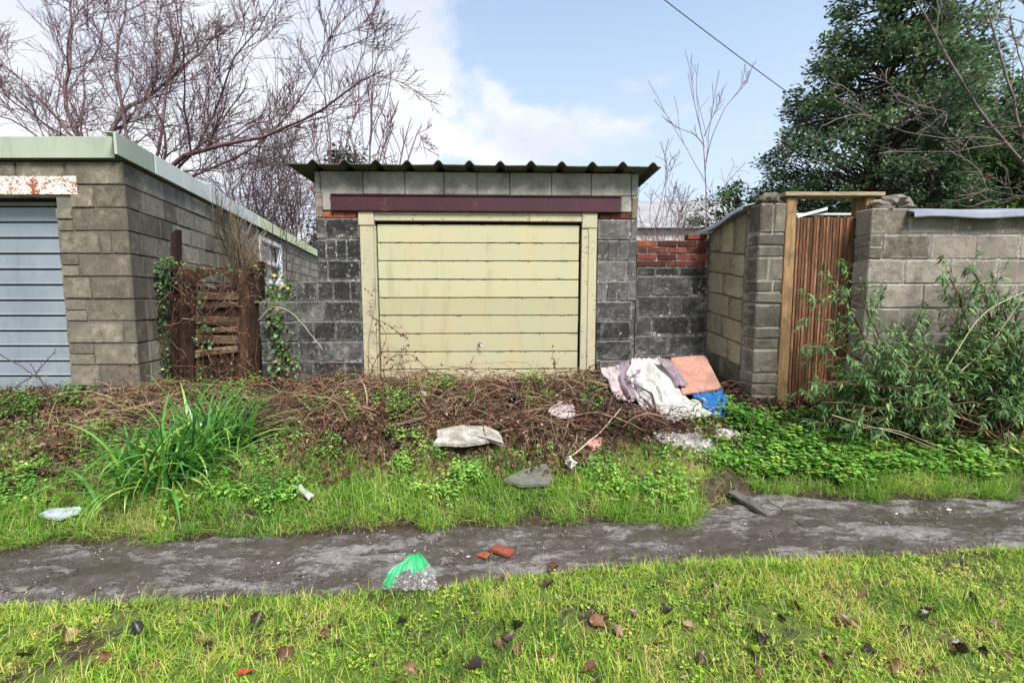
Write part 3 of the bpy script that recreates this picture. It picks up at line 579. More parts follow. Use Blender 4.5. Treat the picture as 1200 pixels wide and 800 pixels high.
# ------------------------------------------------------------------ low wall left of the main garage
lw = thing('low_block_wall', 'low dark mossy block wall between the rotten gate and the cream door garage', 'wall', (*PG.xy(U(325), .1), .45))
zlw = PG.uz(325, 353)[1]; ua, ub = U(303, 400), uw0 - .004
for r in range(5):
    z1 = zlw - r * CO; z0 = z1 - CO; xs = [ua, ua + (.22 if r % 2 else .30), ub] 
    for a, b in zip(xs[:-1], xs[1:]): PG.box('block', a + g, b - g, .03 + rnd.uniform(-.005, .005), .23, z0 + g, z1 - g, M['block_dark'], lw, .009, .004)
PG.box('mortar', ua + .01, ub - .002, .042, .22, zlw - 5 * CO, zlw - .01, M['mortar_dark'], lw, .001, share=False)

# ------------------------------------------------------------------ infill wall right of the main garage
iw = thing('infill_wall', 'dark block wall topped with red bricks joining the garage to the pier', 'wall', (*PG.xy(U(783), .15), .45))
XB = hit(822, 300, (3.08 - .17 * 5.2, 5.2, 0), (1, .17, 0))      # inner corner
ui0, ui1 = ur1 + .006, U(824) + .05
zi = PG.uz(783, 313)[1]; oy = .012
z1 = zi
for hgt, xs in ((.095, [747, 768, 796, 829]), (CO, [747, 767, 811, 829]), (CO, [747, 787, 829]), (CO, [747, 765, 811, 829]), (CO, [747, 785, 829]), (CO, [747, 768, 812, 829]), (CO, [747, 790, 829])):
    z0 = z1 - hgt
    for a, b in zip(xs[:-1], xs[1:]):
        a, b = max(U(a), ui0), min(U(b), ui1)
        PG.box('block', a + g, b - g, oy + rnd.uniform(-.005, .005), .215, z0 + g, z1 - g, M['block_dark'], iw, .008, .004)
    z1 = z0
PG.box('mortar', ui0, ui1, oy + .006, .2, z1, zi + .005, M['mortar_dark'], iw, .001, share=False)
z0 = zi
for r in range(5):
    z1 = z0 + .075; u = ui0 + (0 if r % 2 else -.11)
    top_ = r == 4
    while u < ui1:
        e = u + .225; a, b = max(u, ui0), min(e, ui1); u = e
        if b - a < .04 or (top_ and a < U(790)): continue
        mm = M['brick_bright'] if (r == 3 and a < ui0 + .1) or rnd.random() < .12 else M['brick']
        PG.box('brick', a + .005, b - .005, oy + rnd.uniform(-.007, .006), .11, z0 + .005, z1 - .005, mm, iw, .006, .004)
    z0 = z1
PG.box('mortar', ui0, ui1, oy + .008, .2, zi + .006, zi + .298, M['mortar_dark'], iw, .001, share=False)

# ------------------------------------------------------------------ pier and its side wall, left of the gate
pw = thing('pier_wall', 'tan and grey block pier with sloping metal coping left of the tall gate', 'wall', at(885, 455, 4.5))
PP = Plane((0, 4.40), 0.0)
cx = PP.uz(886, 360)[0]; px1 = PP.uz(916.5, 360)[0]
PD = Plane((cx, 4.40), math.atan2(1, -.17)); PD.w = np.array([PD.u[1], -PD.u[0]])   # side face: u into depth, w to the right, into the wall
SD = .80
zp = PP.uz(900, 237)[1]; zpb = at(823, 273, 5.2)[2]
zc0 = PP.uz(900, 301)[1]
cur = zc0
tops = [zp, zc0]
while tops[-1] > .45: tops.append(tops[-1] - CO)
tp_back = [zpb, zpb - .20]
while tp_back[-1] > .40: tp_back.append(tp_back[-1] - CO)
nr = min(len(tops), len(tp_back)) - 1
def zz_at(k, u): f = min(max(u / SD, 0), 1); return tops[k] * (1 - f) + (tp_back[k] if k < len(tp_back) else tops[k]) * f
for r in range(nr):
    # front face blocks
    halves = [(tops[r + 1], tops[r])]
    if r == 0: halves = [(tops[1], tops[1] + .11), (tops[1] + .11, tops[1] + .225), (tops[1] + .225, tops[0])]
    if r in (2, 4, 6): mm_ = (tops[r + 1] + tops[r]) / 2; halves = [(tops[r + 1], mm_), (mm_, tops[r])]
    for a0, a1 in halves:
        sp = [cx, (cx + px1) / 2 + rnd.uniform(-.03, .05), px1] if rnd.random() < .45 else [cx, px1]
        for a, b in zip(sp[:-1], sp[1:]):
            PP.box('block', a + (0 if a == cx else g), b - g * .5, rnd.uniform(-.006, .006), .2, a0 + g, a1 - g, M['block_pier'], pw, .012, .007, share=False, du0=(-.17 * .2 if a == cx else 0))
    cuts_ = [.21, .21 + (.22 if r % 2 else .34), .84] if r else [.21, .40, .62, .84]
    for a, b in zip(cuts_[:-1], cuts_[1:]):
        hv = [(0, 1)] 
        for _ in hv:
            za0, za1, zb0, zb1 = zz_at(r + 1, a), zz_at(r, a), zz_at(r + 1, b), zz_at(r, b)
            p, q = PD.xy(a + g, 0), PD.xy(b - g, 0); s_, t_ = PD.xy(b - g, .2), PD.xy(a + g, .2)
            K = [(*p, za0 + g), (*t_, za0 + g), (*s_, zb0 + g), (*q, zb0 + g), (*p, za1 - g), (*t_, za1 - g), (*s_, zb1 - g), (*q, zb1 - g)]
            low = r >= nr - 2
            hexa('block', K, M['block_pier'] if low else M['block_tan'], pw, .009, .005, share=False)
PP.box('mortar', cx + .008, px1 - .01, .012, .19, .35, zp - .03, M['mortar_pale'], pw, .001, share=False, du0=-.17 * .19)
p, q = PD.xy(.20, .012), PD.xy(.84, .012); s_, t_ = PD.xy(.84, .19), PD.xy(.20, .19)
hexa('mortar', [(*p, .35), (*t_, .35), (*s_, .35), (*q, .35), (*p, zz_at(0, .2) - .02), (*t_, zz_at(0, .2) - .02), (*s_, zz_at(0, .84) - .02), (*q, zz_at(0, .84) - .02)], M['mortar'], pw, .001, share=False)
# coping sheet: sloping, slightly bowed
V = []; NU = 12
for k in range(NU):
    u = .12 + (.98 - .12) * k / (NU - 1)
    for w_, dz in ((-.11, -.045), (-.10, -.01), (.10, .035), (.34, .02)):
        q = PD.xy(u, w_); V.append((q[0], q[1], zz_at(0, u) + .03 + dz + .012 * math.sin(k * .9)))
V = np.array(V); V2 = np.vstack([V, V - [0, 0, .012]]); fc = []; o_ = len(V)
for k in range(NU - 1):
    for j in range(3):
        a = k * 4 + j; fc.append((a, a + 1, a + 5, a + 4)); fc.append((a + o_, a + 4 + o_, a + 5 + o_, a + 1 + o_))
    a = k * 4; fc.append((a, a + 4, a + 4 + o_, a + o_)); fc.append((a + 3, a + 3 + o_, a + 7 + o_, a + 7))
for a, s_ in ((0, 1), ((NU - 1) * 4, -1)):
    for j in range(3): f = (a + j, a + j + o_, a + j + 1 + o_, a + j + 1); fc.append(f if s_ > 0 else f[::-1])
mesh('coping_sheet', V2, fc, M['lead'], pw)
def blob(name, c, size, mat, seed, parent=None, sub=3, amp=.35, fs=1.6, flat=None, ridg=False, smooth=True):
    import bmesh
    bm_ = bmesh.new(); bmesh.ops.create_icosphere(bm_, subdivisions=sub, radius=1); V = np.array([v.co[:] for v in bm_.verts]); fcs = [tuple(v.index for v in f.verts) for f in bm_.faces]; bm_.free()
    r2 = np.random.default_rng(seed); ks = r2.normal(size=(9, 3)) * fs; ph = r2.uniform(0, 6.28, 9); n = np.zeros(len(V))
    for k_, p_, a_ in zip(ks, ph, np.linspace(1, .35, 9)):
        w = np.sin(V @ (k_ * (2.2 - a_)) + p_); n += a_ * ((1 - 2 * np.abs(w)) if ridg else w)
    V = V * (1 + amp * n[:, None] / 3.2) * np.asarray(size)
    if flat is not None: V[:, 2] = np.maximum(V[:, 2], -flat)
    o = mesh(name, V, fcs, mat, None, smooth=smooth); o.location = [float(x) for x in c]
    if parent is not None: C.objects.unlink(o); link(o, parent)
    return o
for k, (a, b, c_) in enumerate(((892, 236, .05), (903, 233, .06), (913, 238, .045))): blob('stone', at(a, b, 4.48), (c_ * 1.3, c_ * 1.5, c_), M['block_pier'], 40 + k, pw, 2, .55, smooth=False)

# ------------------------------------------------------------------ tall gate and its frame
gt = thing('wooden_gate', 'tall red-brown slatted gate with golden posts standing between block walls', 'gate', at(968, 465, 4.45))
PT = Plane((0, 4.42), 0.0)
def gpt(px, py, d=0.0): h_ = hit(px, py, (0, 4.42 + d, 0), (0, 1, 0)); return h_
zg0 = .42
def post(x0t, x1t, x0b, x1b, ytop, d0, d1, mat):
    a, b = gpt(x0t, ytop, d0), gpt(x1t, ytop, d0); c_, d_ = gpt(x0b, 460, d0), gpt(x1b, 460, d0)
    K = [(c_[0], 4.42 + d0, zg0), (d_[0], 4.42 + d0, zg0), (d_[0], 4.42 + d1, zg0), (c_[0], 4.42 + d1, zg0), (a[0], 4.42 + d0, a[2]), (b[0], 4.42 + d0, a[2]), (b[0], 4.42 + d1, a[2]), (a[0], 4.42 + d1, a[2])]
    return hexa('post', K, mat, gt, .004, .0, share=False)
post(923, 934.5, 910.5, 923, 231.5, -.03, .07, M['post_wood'])
post(1004.5, 1015, 990, 1000, 231.5, .03, .10, M['post_wood'])
post(1015.5, 1026.5, 1000.5, 1011, 231.5, -.03, .08, M['post_wood'])
a, b = gpt(916.5, 229), gpt(1032, 229); hexa('top_rail', box_k((a[0], 4.36), (b[0], 4.36), (b[0], 4.53), (a[0], 4.53), [a[2] - .016] * 4, [a[2] + .02] * 4), M['cap_wood'], gt, .004, share=False)
nsl = 18
for k in range(nsl):
    f0, f1 = k / nsl, (k + 1) / nsl; jt = rnd.uniform(-.02, .006)
    t0, t1 = 934.8 + f0 * 69.5, 934.8 + f1 * 69.5; b0, b1 = 923.5 + f0 * 67, 923.5 + f1 * 67; d0 = .022 if k % 2 else .032
    a, b, c_, d_ = gpt(t0, 253, d0), gpt(t1, 253, d0), gpt(b0, 460, d0), gpt(b1, 460, d0); e_ = .0015; Y0 = 4.42 + d0
    K = [(c_[0] + e_, Y0, zg0 + .03), (d_[0] - e_, Y0, zg0 + .03), (d_[0] - e_, 4.47, zg0 + .03), (c_[0] + e_, 4.47, zg0 + .03), (a[0] + e_, Y0, a[2] + jt), (b[0] - e_, Y0, a[2] + jt), (b[0] - e_, 4.47, a[2] + jt), (a[0] + e_, 4.47, a[2] + jt)]
    hexa('slat', K, M['gate_wood'], gt, .0035, .0005, share=False)
a, b = gpt(936, 290, .06), gpt(1003, 290, .06)
for py in (275, 350, 430):
    z = gpt(960, py, .06)[2]; hexa('rail', box_k((a[0], 4.475), (b[0], 4.475), (b[0], 4.51), (a[0], 4.51), z - .05, z + .05), M['gate_wood'], gt, .004, share=False)

# ------------------------------------------------------------------ right wall
rw = thing('right_wall', 'pale block wall with grey sheet coping behind the large bush', 'wall', at(1110, 455, 4.3))
PR = Plane((0, 4.22), .0)
w0 = PR.uz(1018, 300)[0]; zr0 = PR.uz(1100, 253)[1]; xend = PR.uz(1200, 300)[0] + 2.6
z1 = PR.uz(1100, 274.5)[1]
rows = [(z1, zr0)]; zc = z1
while zc > .55: rows.append((zc - CO, zc)); zc -= CO
ph0 = [[w0, PR.uz(1065, 260)[0], PR.uz(1121, 260)[0], PR.uz(1173, 260)[0]], [w0, PR.uz(1035, 280)[0], PR.uz(1092, 280)[0], PR.uz(1146, 280)[0], PR.uz(1197, 280)[0]], [w0, PR.uz(1061, 310)[0], PR.uz(1115, 310)[0], PR.uz(1170, 310)[0]], [w0, PR.uz(1035, 310)[0], PR.uz(1085, 310)[0], PR.uz(1140, 310)[0]]]
for r, (a0, a1) in enumerate(rows):
    xs = list(ph0[r if r < 4 else 2 + r % 2])
    while xs[-1] < xend: xs.append(xs[-1] + .445)
    for a, b in zip(xs[:-1], xs[1:]):
        dark = a < PR.uz(1060, 280)[0] and r < 2
        hv = [(a0, a1)]
        if r == 1 and a == xs[0]: hv = [(a0, (a0 + a1) / 2), ((a0 + a1) / 2, a1)]
        if r == 0 and a == xs[0]: hv = [(a0, a1 + .075)]
        for q0, q1 in hv: PR.box('block', a + g, b - g, rnd.uniform(-.005, .005), .2, q0 + g, q1 - g, M['block_pier'] if dark else M['block_right'], rw, .008, .005)
PR.box('mortar', w0 + .01, xend, .0065, .19, zc, zr0 - .01, M['mortar_pale'], rw, .001, share=False)
for k, (a, b, c_) in enumerate(((1032, 240, .055), (1043, 235, .05), (1050, 234, .05), (1058, 239, .05), (1040, 241, .06), (1052, 243, .06))): blob('stone', at(a, b, 4.32), (c_ * 1.4, c_ * 1.5, c_), M['block_right'], 60 + k, rw, 2, .6, smooth=False)
V = []; n_ = 26; xa = PR.uz(1063, 245)[0]
for k in range(n_):
    x = xa + (xend - xa) * k / (n_ - 1)
    for y_, dz in ((-.085, -.03), (-.08, .012), (.02, .045), (.13, .075), (.24, .06)): V.append((x, 4.22 + y_, zr0 + dz + .010 * math.sin(k * 1.1) * (1 if y_ < 0 else .4) + .012))
V = np.array(V); o_ = len(V); V2 = np.vstack([V, V - [0, -.003, .009]]); fc = []
for k in range(n_ - 1):
    for j in range(4): a = k * 5 + j; fc += [(a, a + 5, a + 6, a + 1), (a + o_, a + 1 + o_, a + 6 + o_, a + 5 + o_)]
    a = k * 5; fc += [(a, a + o_, a + 5 + o_, a + 5), (a + 4, a + 9, a + 9 + o_, a + 4 + o_)]
for j in range(4): fc.append((j, j + 1, j + 1 + o_, j + o_))
mesh('coping_sheet', V2, fc, M['slate_sheet'], rw)

# ------------------------------------------------------------------ rotten gate
rg = thing('rotten_gate', 'collapsed rotten brown gate overgrown with ivy beside the left garage', 'gate', at(250, 455, 5.2))
PA = Plane((0, 5.2), 0.0)
def A(px, py, d=0.0): h_ = hit(px, py, (0, 5.2 + d, 0), (0, 1, 0)); return h_
def pl_board(name, quad, d0, d1, mat, jit=.006, par=rg):
    """quad: four pixels bl br tr tl traced once on the gate's plane"""
    q = [A(x, y, d0) for x, y in quad]; q2 = [A(x, y, d0) + np.array([0, d1 - d0, 0]) for x, y in quad]
    return hexa(name, [q[0], q[1], q2[1], q2[0], q[3], q[2], q2[2], q2[3]], mat, par, .006, jit, share=False)
pl_board('post', ((199, 462), (208, 462), (206.5, 268), (199, 275)), -.06, .03, M['rot_wood'])
pl_board('post', ((290, 462), (304, 462), (304, 306), (293, 310)), -.08, .04, M['rot_wood'])
pl_board('post', ((299, 330), (303.5, 340), (302, 306), (294, 304)), -.09, -.082, M['rot_slat'])
pl_board('board', ((206, 462), (226, 462), (228, 318), (208, 316)), -.03, .0, M['rot_wood'])
pl_board('board', ((278, 462), (292, 462), (292, 318), (279, 322)), -.03, .0, M['rot_wood'])
for k in range(4): pl_board('back_board', ((227 + k * 13, 462), (239.5 + k * 13, 462), (240 + k * 13, 336 + 3 * (k % 2)), (227.5 + k * 13, 335)), .045, .06, M['rot_wood'])
# arched head board
V = []; na = 16
for k in range(na + 1):
    f = k / na; x = 208 + 84 * f; yb = 333 if (f < .2 or f > .85) else 333 - 12 * math.sin((f - .2) / .65 * math.pi)
    for yy in (yb, 315.5): V.append(A(x, yy, -.034)); V.append(A(x, yy, -.034) + np.array([0, .03, 0]))
fc = []
for k in range(na):
    a = k * 4; b = a + 4; fc += [(a, b, b + 2, a + 2), (a + 1, a + 3, b + 3, b + 1), (a + 2, b + 2, b + 3, a + 3), (a, a + 1, b + 1, b)]
fc += [(0, 2, 3, 1), (na * 4, na * 4 + 1, na * 4 + 3, na * 4 + 2)]
mesh('head_board', V, fc, M['rot_wood'], rg)
slq = [(343, 352, 0), (354, 362, 1), (371, 381, -1), (384, 390, 2), (394, 403, -1), (408, 416, 3)]
for y0, y1, s_ in slq:
    pl_board('slat', ((227, y1 + s_), (288 - abs(s_) * 3, y1 - s_), (288 - abs(s_) * 3, y0 - s_), (227, y0 + s_)), .004 + rnd.uniform(-.01, .01), .03, M['rot_slat'], .012)
for x, ytop, w_ in ((232, 425, 6), (243, 418, 5), (256, 428, 6), (268, 422, 5)):
    pl_board('slat', ((x, 462), (x + w_, 462), (x + w_ + 2, ytop), (x + 1, ytop + 3)), .02, .04, M['rot_wood'], .01)

# ------------------------------------------------------------------ background: house, shed, cable
def gz(p): return float(surf(p[0], p[1]))
hs = thing('house', 'distant pale house with grey slate roof showing between garage and holly', 'house', at(800, 350, 26))
HX0, HX1, HY0, HY1 = at(745, 250, 26)[0], at(880, 250, 26)[0], 26.0, 34.0
ez = at(790, 268, 26)[2]; rz_ = at(790, 236, 30)[2]
M['render_wall'] = plain_mat('grubby_render', (.42, .38, .36), (.55, .50, .47), 3, .9, .2)
hexa('wall', box_k((HX0, HY0), (HX1, HY0), (HX1, HY1), (HX0, HY1), .3, ez), M['render_wall'], hs, .02, share=False)
K = [(HX0 - .3, HY0 - .35, ez), (HX1 + .3, HY0 - .35, ez), (HX1 + .3, HY1 + .35, ez), (HX0 - .3, HY1 + .35, ez), (HX0 - .3, 29.8, rz_), (HX1 + .3, 29.8, rz_), (HX1 + .3, 30.2, rz_), (HX0 - .3, 30.2, rz_)]
m, t = newmat('slate_roof'); P = pos(t); n = noise(t, P, 1.3, 5, .6)
wv = nd(t, 'ShaderNodeTexWave', {'Vector': P, 'Scale': 1.6, 'Distortion': .3}, bands_direction='Z').outputs[1]
finish(t, mix(t, thr(t, wv, .0, .2, .4, 0), ramp(t, n, [(.3, (.19, .19, .21)), (.7, (.29, .29, .30))]), (.10, .10, .10)), .8, wv, .3, .03); M['slate_roof'] = m
rf = hexa('roof', K, M['slate_roof'], hs, .02, share=False)
for k in range(3):
    xx = HX0 + 1.2 + k * 2.1; wn = hexa('window', box_k((xx, HY0 - .03), (xx + 1.0, HY0 - .03), (xx + 1.0, HY0 + .1), (xx, HY0 + .1), ez - 1.9, ez - .7), M['white_paint'], hs, .01, share=False)
    hexa('pane', box_k((xx + .08, HY0 - .045), (xx + .92, HY0 - .045), (xx + .92, HY0 - .034), (xx + .08, HY0 - .034), ez - 1.82, ez - .78), M['glass'], wn, .004, share=False)
sh = thing('garden_shed', 'low pale green shed roof seen over the top of the slatted gate', 'shed', at(970, 300, 6.6))
sa, sb = at(935, 262, 6.4)[0], at(1012, 262, 6.4)[0]; s0, s1 = at(960, 256, 6.4)[2], at(960, 246, 6.4)[2]
hexa('wall', box_k((sa, 6.4), (sb, 6.4), (sb, 8.2), (sa, 8.2), .4, s0 + .02), M['shed_green'], sh, .01, share=False)
hexa('roof', [(sa - .12, 6.28, s0 + .022), (sb + .1, 6.28, s0 + .022), (sb + .1, 8.3, s0 + .13), (sa - .12, 8.3, s0 + .13), (sa - .12, 6.28, s0 + .05), (sb + .1, 6.28, s0 + .05), (sb + .1, 8.3, s1 + .12), (sa - .12, 8.3, s1 + .12)], M['white_fascia'], sh, .006, share=False)
gb = hexa('gable_trim', [(sa - .1, 6.25, s0 - .02), (sa + .3, 6.25, s1 - .03), (sa + .3, 6.278, s1 - .03), (sa - .1, 6.278, s0 - .02), (sa - .1, 6.25, s0 + .02), (sa + .3, 6.25, s1 + .01), (sa + .3, 6.278, s1 + .01), (sa - .1, 6.278, s0 + .02)], M['white_fascia'], sh, .003, share=False)
a, b = at(735, -34, 7), at(1100, 224, 13); cp_ = [a + (b - a) * f - np.array([0, 0, .45 * 4 * f * (1 - f)]) * .35 for f in np.linspace(0, 1, 24)]
V, Q = tubes(np.array([cp_]), np.full((1, 24), .007), 6); props(mesh('overhead_cable', V, Q, M['dark_gap']), 'thin black cable slanting down across the sky to the holly', 'cable')

# ------------------------------------------------------------------ bare trees
def tree(name, label, limbs, depthmat, levels, leafless=True, trunk=None, sides=(7, 5, 4, 3), group=None, base=None, cat='tree'):
    """limbs: list of (points, r0, r1); levels: list of dicts for grow()"""
    root = thing(name, label, cat, base, group)
    limbs = [(l[0], l[1] * .66, l[2] * .7) for l in limbs]
    K = 14; P = np.stack([resample(l[0], K) for l in limbs]); P[:, 1:-1] += rng.normal(size=P[:, 1:-1].shape) * np.array([l[1] for l in limbs])[:, None, None] * .35
    R = np.stack([np.linspace(l[1], l[2], K) for l in limbs]); mt = M[depthmat]
    if trunk is not None: V, Q = tubes(np.array([resample(trunk[0], 10)]), np.linspace(trunk[1], trunk[2], 10)[None], 10); mesh('trunk', V, Q, mt, root, smooth=True)
    for k in range(len(limbs)):
        V, Q = tubes(P[k:k + 1], R[k:k + 1], sides[0]); mesh('limb', V, Q, mt, root, smooth=True)
    cur = (P, R); parts = []
    for li, L in enumerate(levels):
        cur = grow(cur[0], cur[1], **L); V, Q = tubes(cur[0], cur[1], sides[min(li + 1, len(sides) - 1)]); parts.append((V, Q))
    o = batch('branches', parts, mt, root); o['kind'] = 'stuff'
    return root, cur
def px3(pts, Y, dy=0): return [at(x, y, Y + (dy * i / max(1, len(pts) - 1))) for i, (x, y) in enumerate(pts)]
YT = 15.6
r_ = at(165, 260, YT); r_[2] = .4
tr0 = at(168, 236, YT)
limbs = [([tr0] + px3([(124, 175), (126, 146), (150, 128), (171, 115), (208, 84), (240, 55), (267, 35)], YT, 1.5), .15, .03),
         ([tr0] + px3([(196, 194), (225, 177), (262, 170), (292, 161), (333, 151), (375, 132), (400, 110), (425, 97), (450, 82)], YT, -2.5), .14, .02),
         ([tr0] + px3([(110, 180), (85, 160), (76, 120), (84, 70), (82, 20), (88, -40)], YT, 1), .14, .03),
         ([tr0] + px3([(85, 162), (50, 118), (20, 90), (-20, 60)], YT, 1.5), .10, .02),
         ([tr0] + px3([(200, 175), (185, 130), (160, 90), (120, 45), (75, 8)], YT, -2), .08, .015),
         ([tr0] + px3([(230, 178), (258, 120), (270, 70), (310, 25), (330, -10)], YT, -1), .08, .015),
         ([tr0] + px3([(240, 200), (300, 175), (350, 120), (375, 80), (392, 35)], YT, -1.5), .075, .012),
         ([tr0] + px3([(190, 160), (195, 90), (215, 30), (205, -40)], YT, 0), .09, .02),
         ([tr0] + px3([(60, 175), (20, 140), (-40, 130)], YT, 0), .09, .02),
         ([tr0] + px3([(140, 120), (135, 60), (150, 0), (140, -50)], YT, 2), .09, .02)]
tree('bare_tree', 'large leafless purple-brown tree spreading over the left garage roof', limbs, 'bark',
     [dict(n=13, lr=.36, ang=.75, up=.2, wig=.16, K=9, tmin=.15, rr=.5, rmin=.011), dict(n=11, lr=.54, ang=.7, up=.13, wig=.16, K=7, tmin=.15, rr=.6, rmin=.0075), dict(n=5, lr=.55, ang=.65, up=.15, wig=.16, K=5, tmin=.2, rr=.65, rmin=.0065)],
     trunk=([r_, tr0 * .5 + r_ * .5 + np.array([.1, 0, 0]), tr0], .30, .19), base=r_)
# shrubby tangle between the two garages
YS = 16.6; r_ = at(350, 340, YS); r_[2] = .4
limbs = []
for k in range(20):
    x = 335 + rnd.uniform(-60, 45); limbs.append((px3([(x, 330), (x + rnd.uniform(-12, 12), 270), (x + rnd.uniform(-25, 22), 225), (x + rnd.uniform(-38, 30), rnd.uniform(150, 205))], YS + rnd.uniform(-.4, 2.5), rnd.uniform(-.6, .6)), .05, .014))
tree('leafless_shrub', 'dense tangled leafless shrub rising behind the far end of the left garage', limbs, 'bark', [dict(n=10, lr=.45, ang=.7, up=.08, wig=.22, K=7, tmin=.1, rr=.6, rmin=.010), dict(n=7, lr=.6, ang=.8, up=.03, wig=.25, K=5, tmin=.1, rr=.7, rmin=.007)], base=r_)
for (x, lab, ytop) in ((320, 'thin dark sapling with few ivy leaves nearer the white window', 160), (337, 'slender leaning sapling left of the corrugated roof corner', 205)):
    b_ = at(x, 400, 6.3); b_[2] = .45
    tree('sapling', lab, [([b_] + px3([(x, 340), (x - 2, 280), (x + 2, 220), (x + 5, ytop)], 6.3), .014, .004), ([at(x, 345, 6.3)] + px3([(x + 8, 300), (x + 14, 255), (x + 10, 205)], 6.3), .009, .003)], 'bark_dark',
         [dict(n=7, lr=.30, ang=.7, up=.15, wig=.12, K=6, tmin=.15, rr=.6, rmin=.003), dict(n=3, lr=.5, ang=.6, up=.1, wig=.15, K=4, tmin=.3, rr=.7, rmin=.0025)], base=b_)
for (x, xt, yt, lab, Y0) in ((388, 378, 60, 'tall thin bare tree rising left above the corrugated roof', 19), (432, 440, 75, 'bare tree with upswept branches above the left part of the corrugated roof', 20), (466, 482, 138, 'small bare tree rightmost of those above the corrugated roof', 21)):
    b_ = at(x, 340, Y0); b_[2] = .4
    tree('thin_bare_tree', lab, [([b_] + px3([(x, 260), (x + 1, 190), ((x + xt) / 2, (190 + yt) / 2), (xt, yt)], Y0), .10, .02), ([at(x, 215, Y0)] + px3([(x + 14, 185), (x + 24, 150), (x + 34, yt + 45)], Y0), .06, .015), ([at(x, 225, Y0)] + px3([(x - 14, 190), (x - 20, 165), (x - 26, yt + 70)], Y0), .06, .015)], 'bark',
         [dict(n=9, lr=.32, ang=.55, up=.3, wig=.09, K=6, tmin=.25, rr=.5, rmin=.016), dict(n=4, lr=.5, ang=.6, up=.2, wig=.1, K=5, tmin=.2, rr=.7, rmin=.012)], base=b_)
# sapling and hedge stems right of the garage
b_ = at(826, 330, 8); b_[2] = .4
tree('bare_sapling', 'slim bare sapling with raised twigs between garage roof and holly', [([b_] + px3([(828, 250), (827, 190), (823, 150), (812, 118), (806, 85)], 8), .026, .005), ([at(827, 190, 8)] + px3([(834, 160), (850, 125), (868, 105), (877, 95)], 8), .014, .004), ([at(826, 172, 8)] + px3([(815, 158), (795, 150), (783, 143)], 8), .012, .003), ([at(825, 160, 8)] + px3([(838, 130), (852, 95)], 8), .011, .003)], 'bark',
     [dict(n=5, lr=.34, ang=.55, up=.35, wig=.09, K=6, tmin=.2, rr=.6, rmin=.0045), dict(n=2, lr=.5, ang=.5, up=.2, wig=.1, K=4, tmin=.2, rr=.7, rmin=.0035)], base=b_)
b_ = at(785, 330, 7); b_[2] = .4; limbs = []
for k in range(10):
    x = 752 + k * 8 + rnd.uniform(-4, 4); xt = x + rnd.uniform(-22, 30); limbs.append((px3([(x, 330), (x + (xt - x) * .3, 285), (x + (xt - x) * .6, 240), (xt, rnd.uniform(190, 245))], 7 + rnd.uniform(-.6, 2), .3), .012, .004))
tree('leafless_hedge', 'thin reddish leafless hedge stems behind the red brick wall top', limbs, 'bark', [dict(n=7, lr=.4, ang=.6, up=.15, wig=.13, K=6, tmin=.1, rr=.6, rmin=.004), dict(n=4, lr=.5, ang=.75, up=.05, wig=.2, K=4, tmin=.1, rr=.7, rmin=.003)], base=b_)
# bare tree at the right edge
YR = 7.0; b_ = at(1290, 330, YR); b_[2] = .4; c_ = at(1262, 250, YR)
LEAN = .62
limbs = [([c_] + px3([(1215, 205), (1175, 165), (1150, 130), (1128, 100), (1108, 60), (1085, 25), (1068, -20)], YR, -.3), .085, .02),
         ([c_] + px3([(1205, 190), (1190, 130), (1178, 80), (1165, 40), (1150, -20)], YR, .3), .07, .02),
         ([at(1175, 165, YR)] + px3([(1150, 161), (1110, 163), (1065, 156), (1040, 148), (1012, 135), (1000, 108)], YR - .2, -.6), .028, .006),
         ([at(1160, 150, YR)] + px3([(1120, 140), (1085, 130), (1055, 110), (1030, 88)], YR, .4), .018, .005),
         ([at(1165, 150, YR)] + px3([(1195, 148), (1230, 152)], YR, 0), .022, .01),
         ([c_] + px3([(1225, 232), (1195, 230), (1150, 222), (1125, 212)], YR - .4, -.4), .022, .005),
         ([c_] + px3([(1240, 160), (1230, 80), (1195, -10)], YR, .5), .07, .03)]
tree('leafless_tree', 'pale-limbed bare tree leaning in from the right in front of the holly', [(a_, b1 * LEAN, c1 * LEAN) for a_, b1, c1 in limbs], 'bark_pale',
     [dict(n=7, lr=.36, ang=.75, up=.12, wig=.14, K=8, tmin=.15, rr=.5, rmin=.007), dict(n=4, lr=.5, ang=.7, up=.1, wig=.15, K=6, tmin=.15, rr=.6, rmin=.0035), dict(n=2, lr=.55, ang=.6, up=.1, wig=.15, K=4, tmin=.2, rr=.65, rmin=.003)],
     trunk=([b_, (b_ + c_) / 2, c_], .16, .1), base=b_)

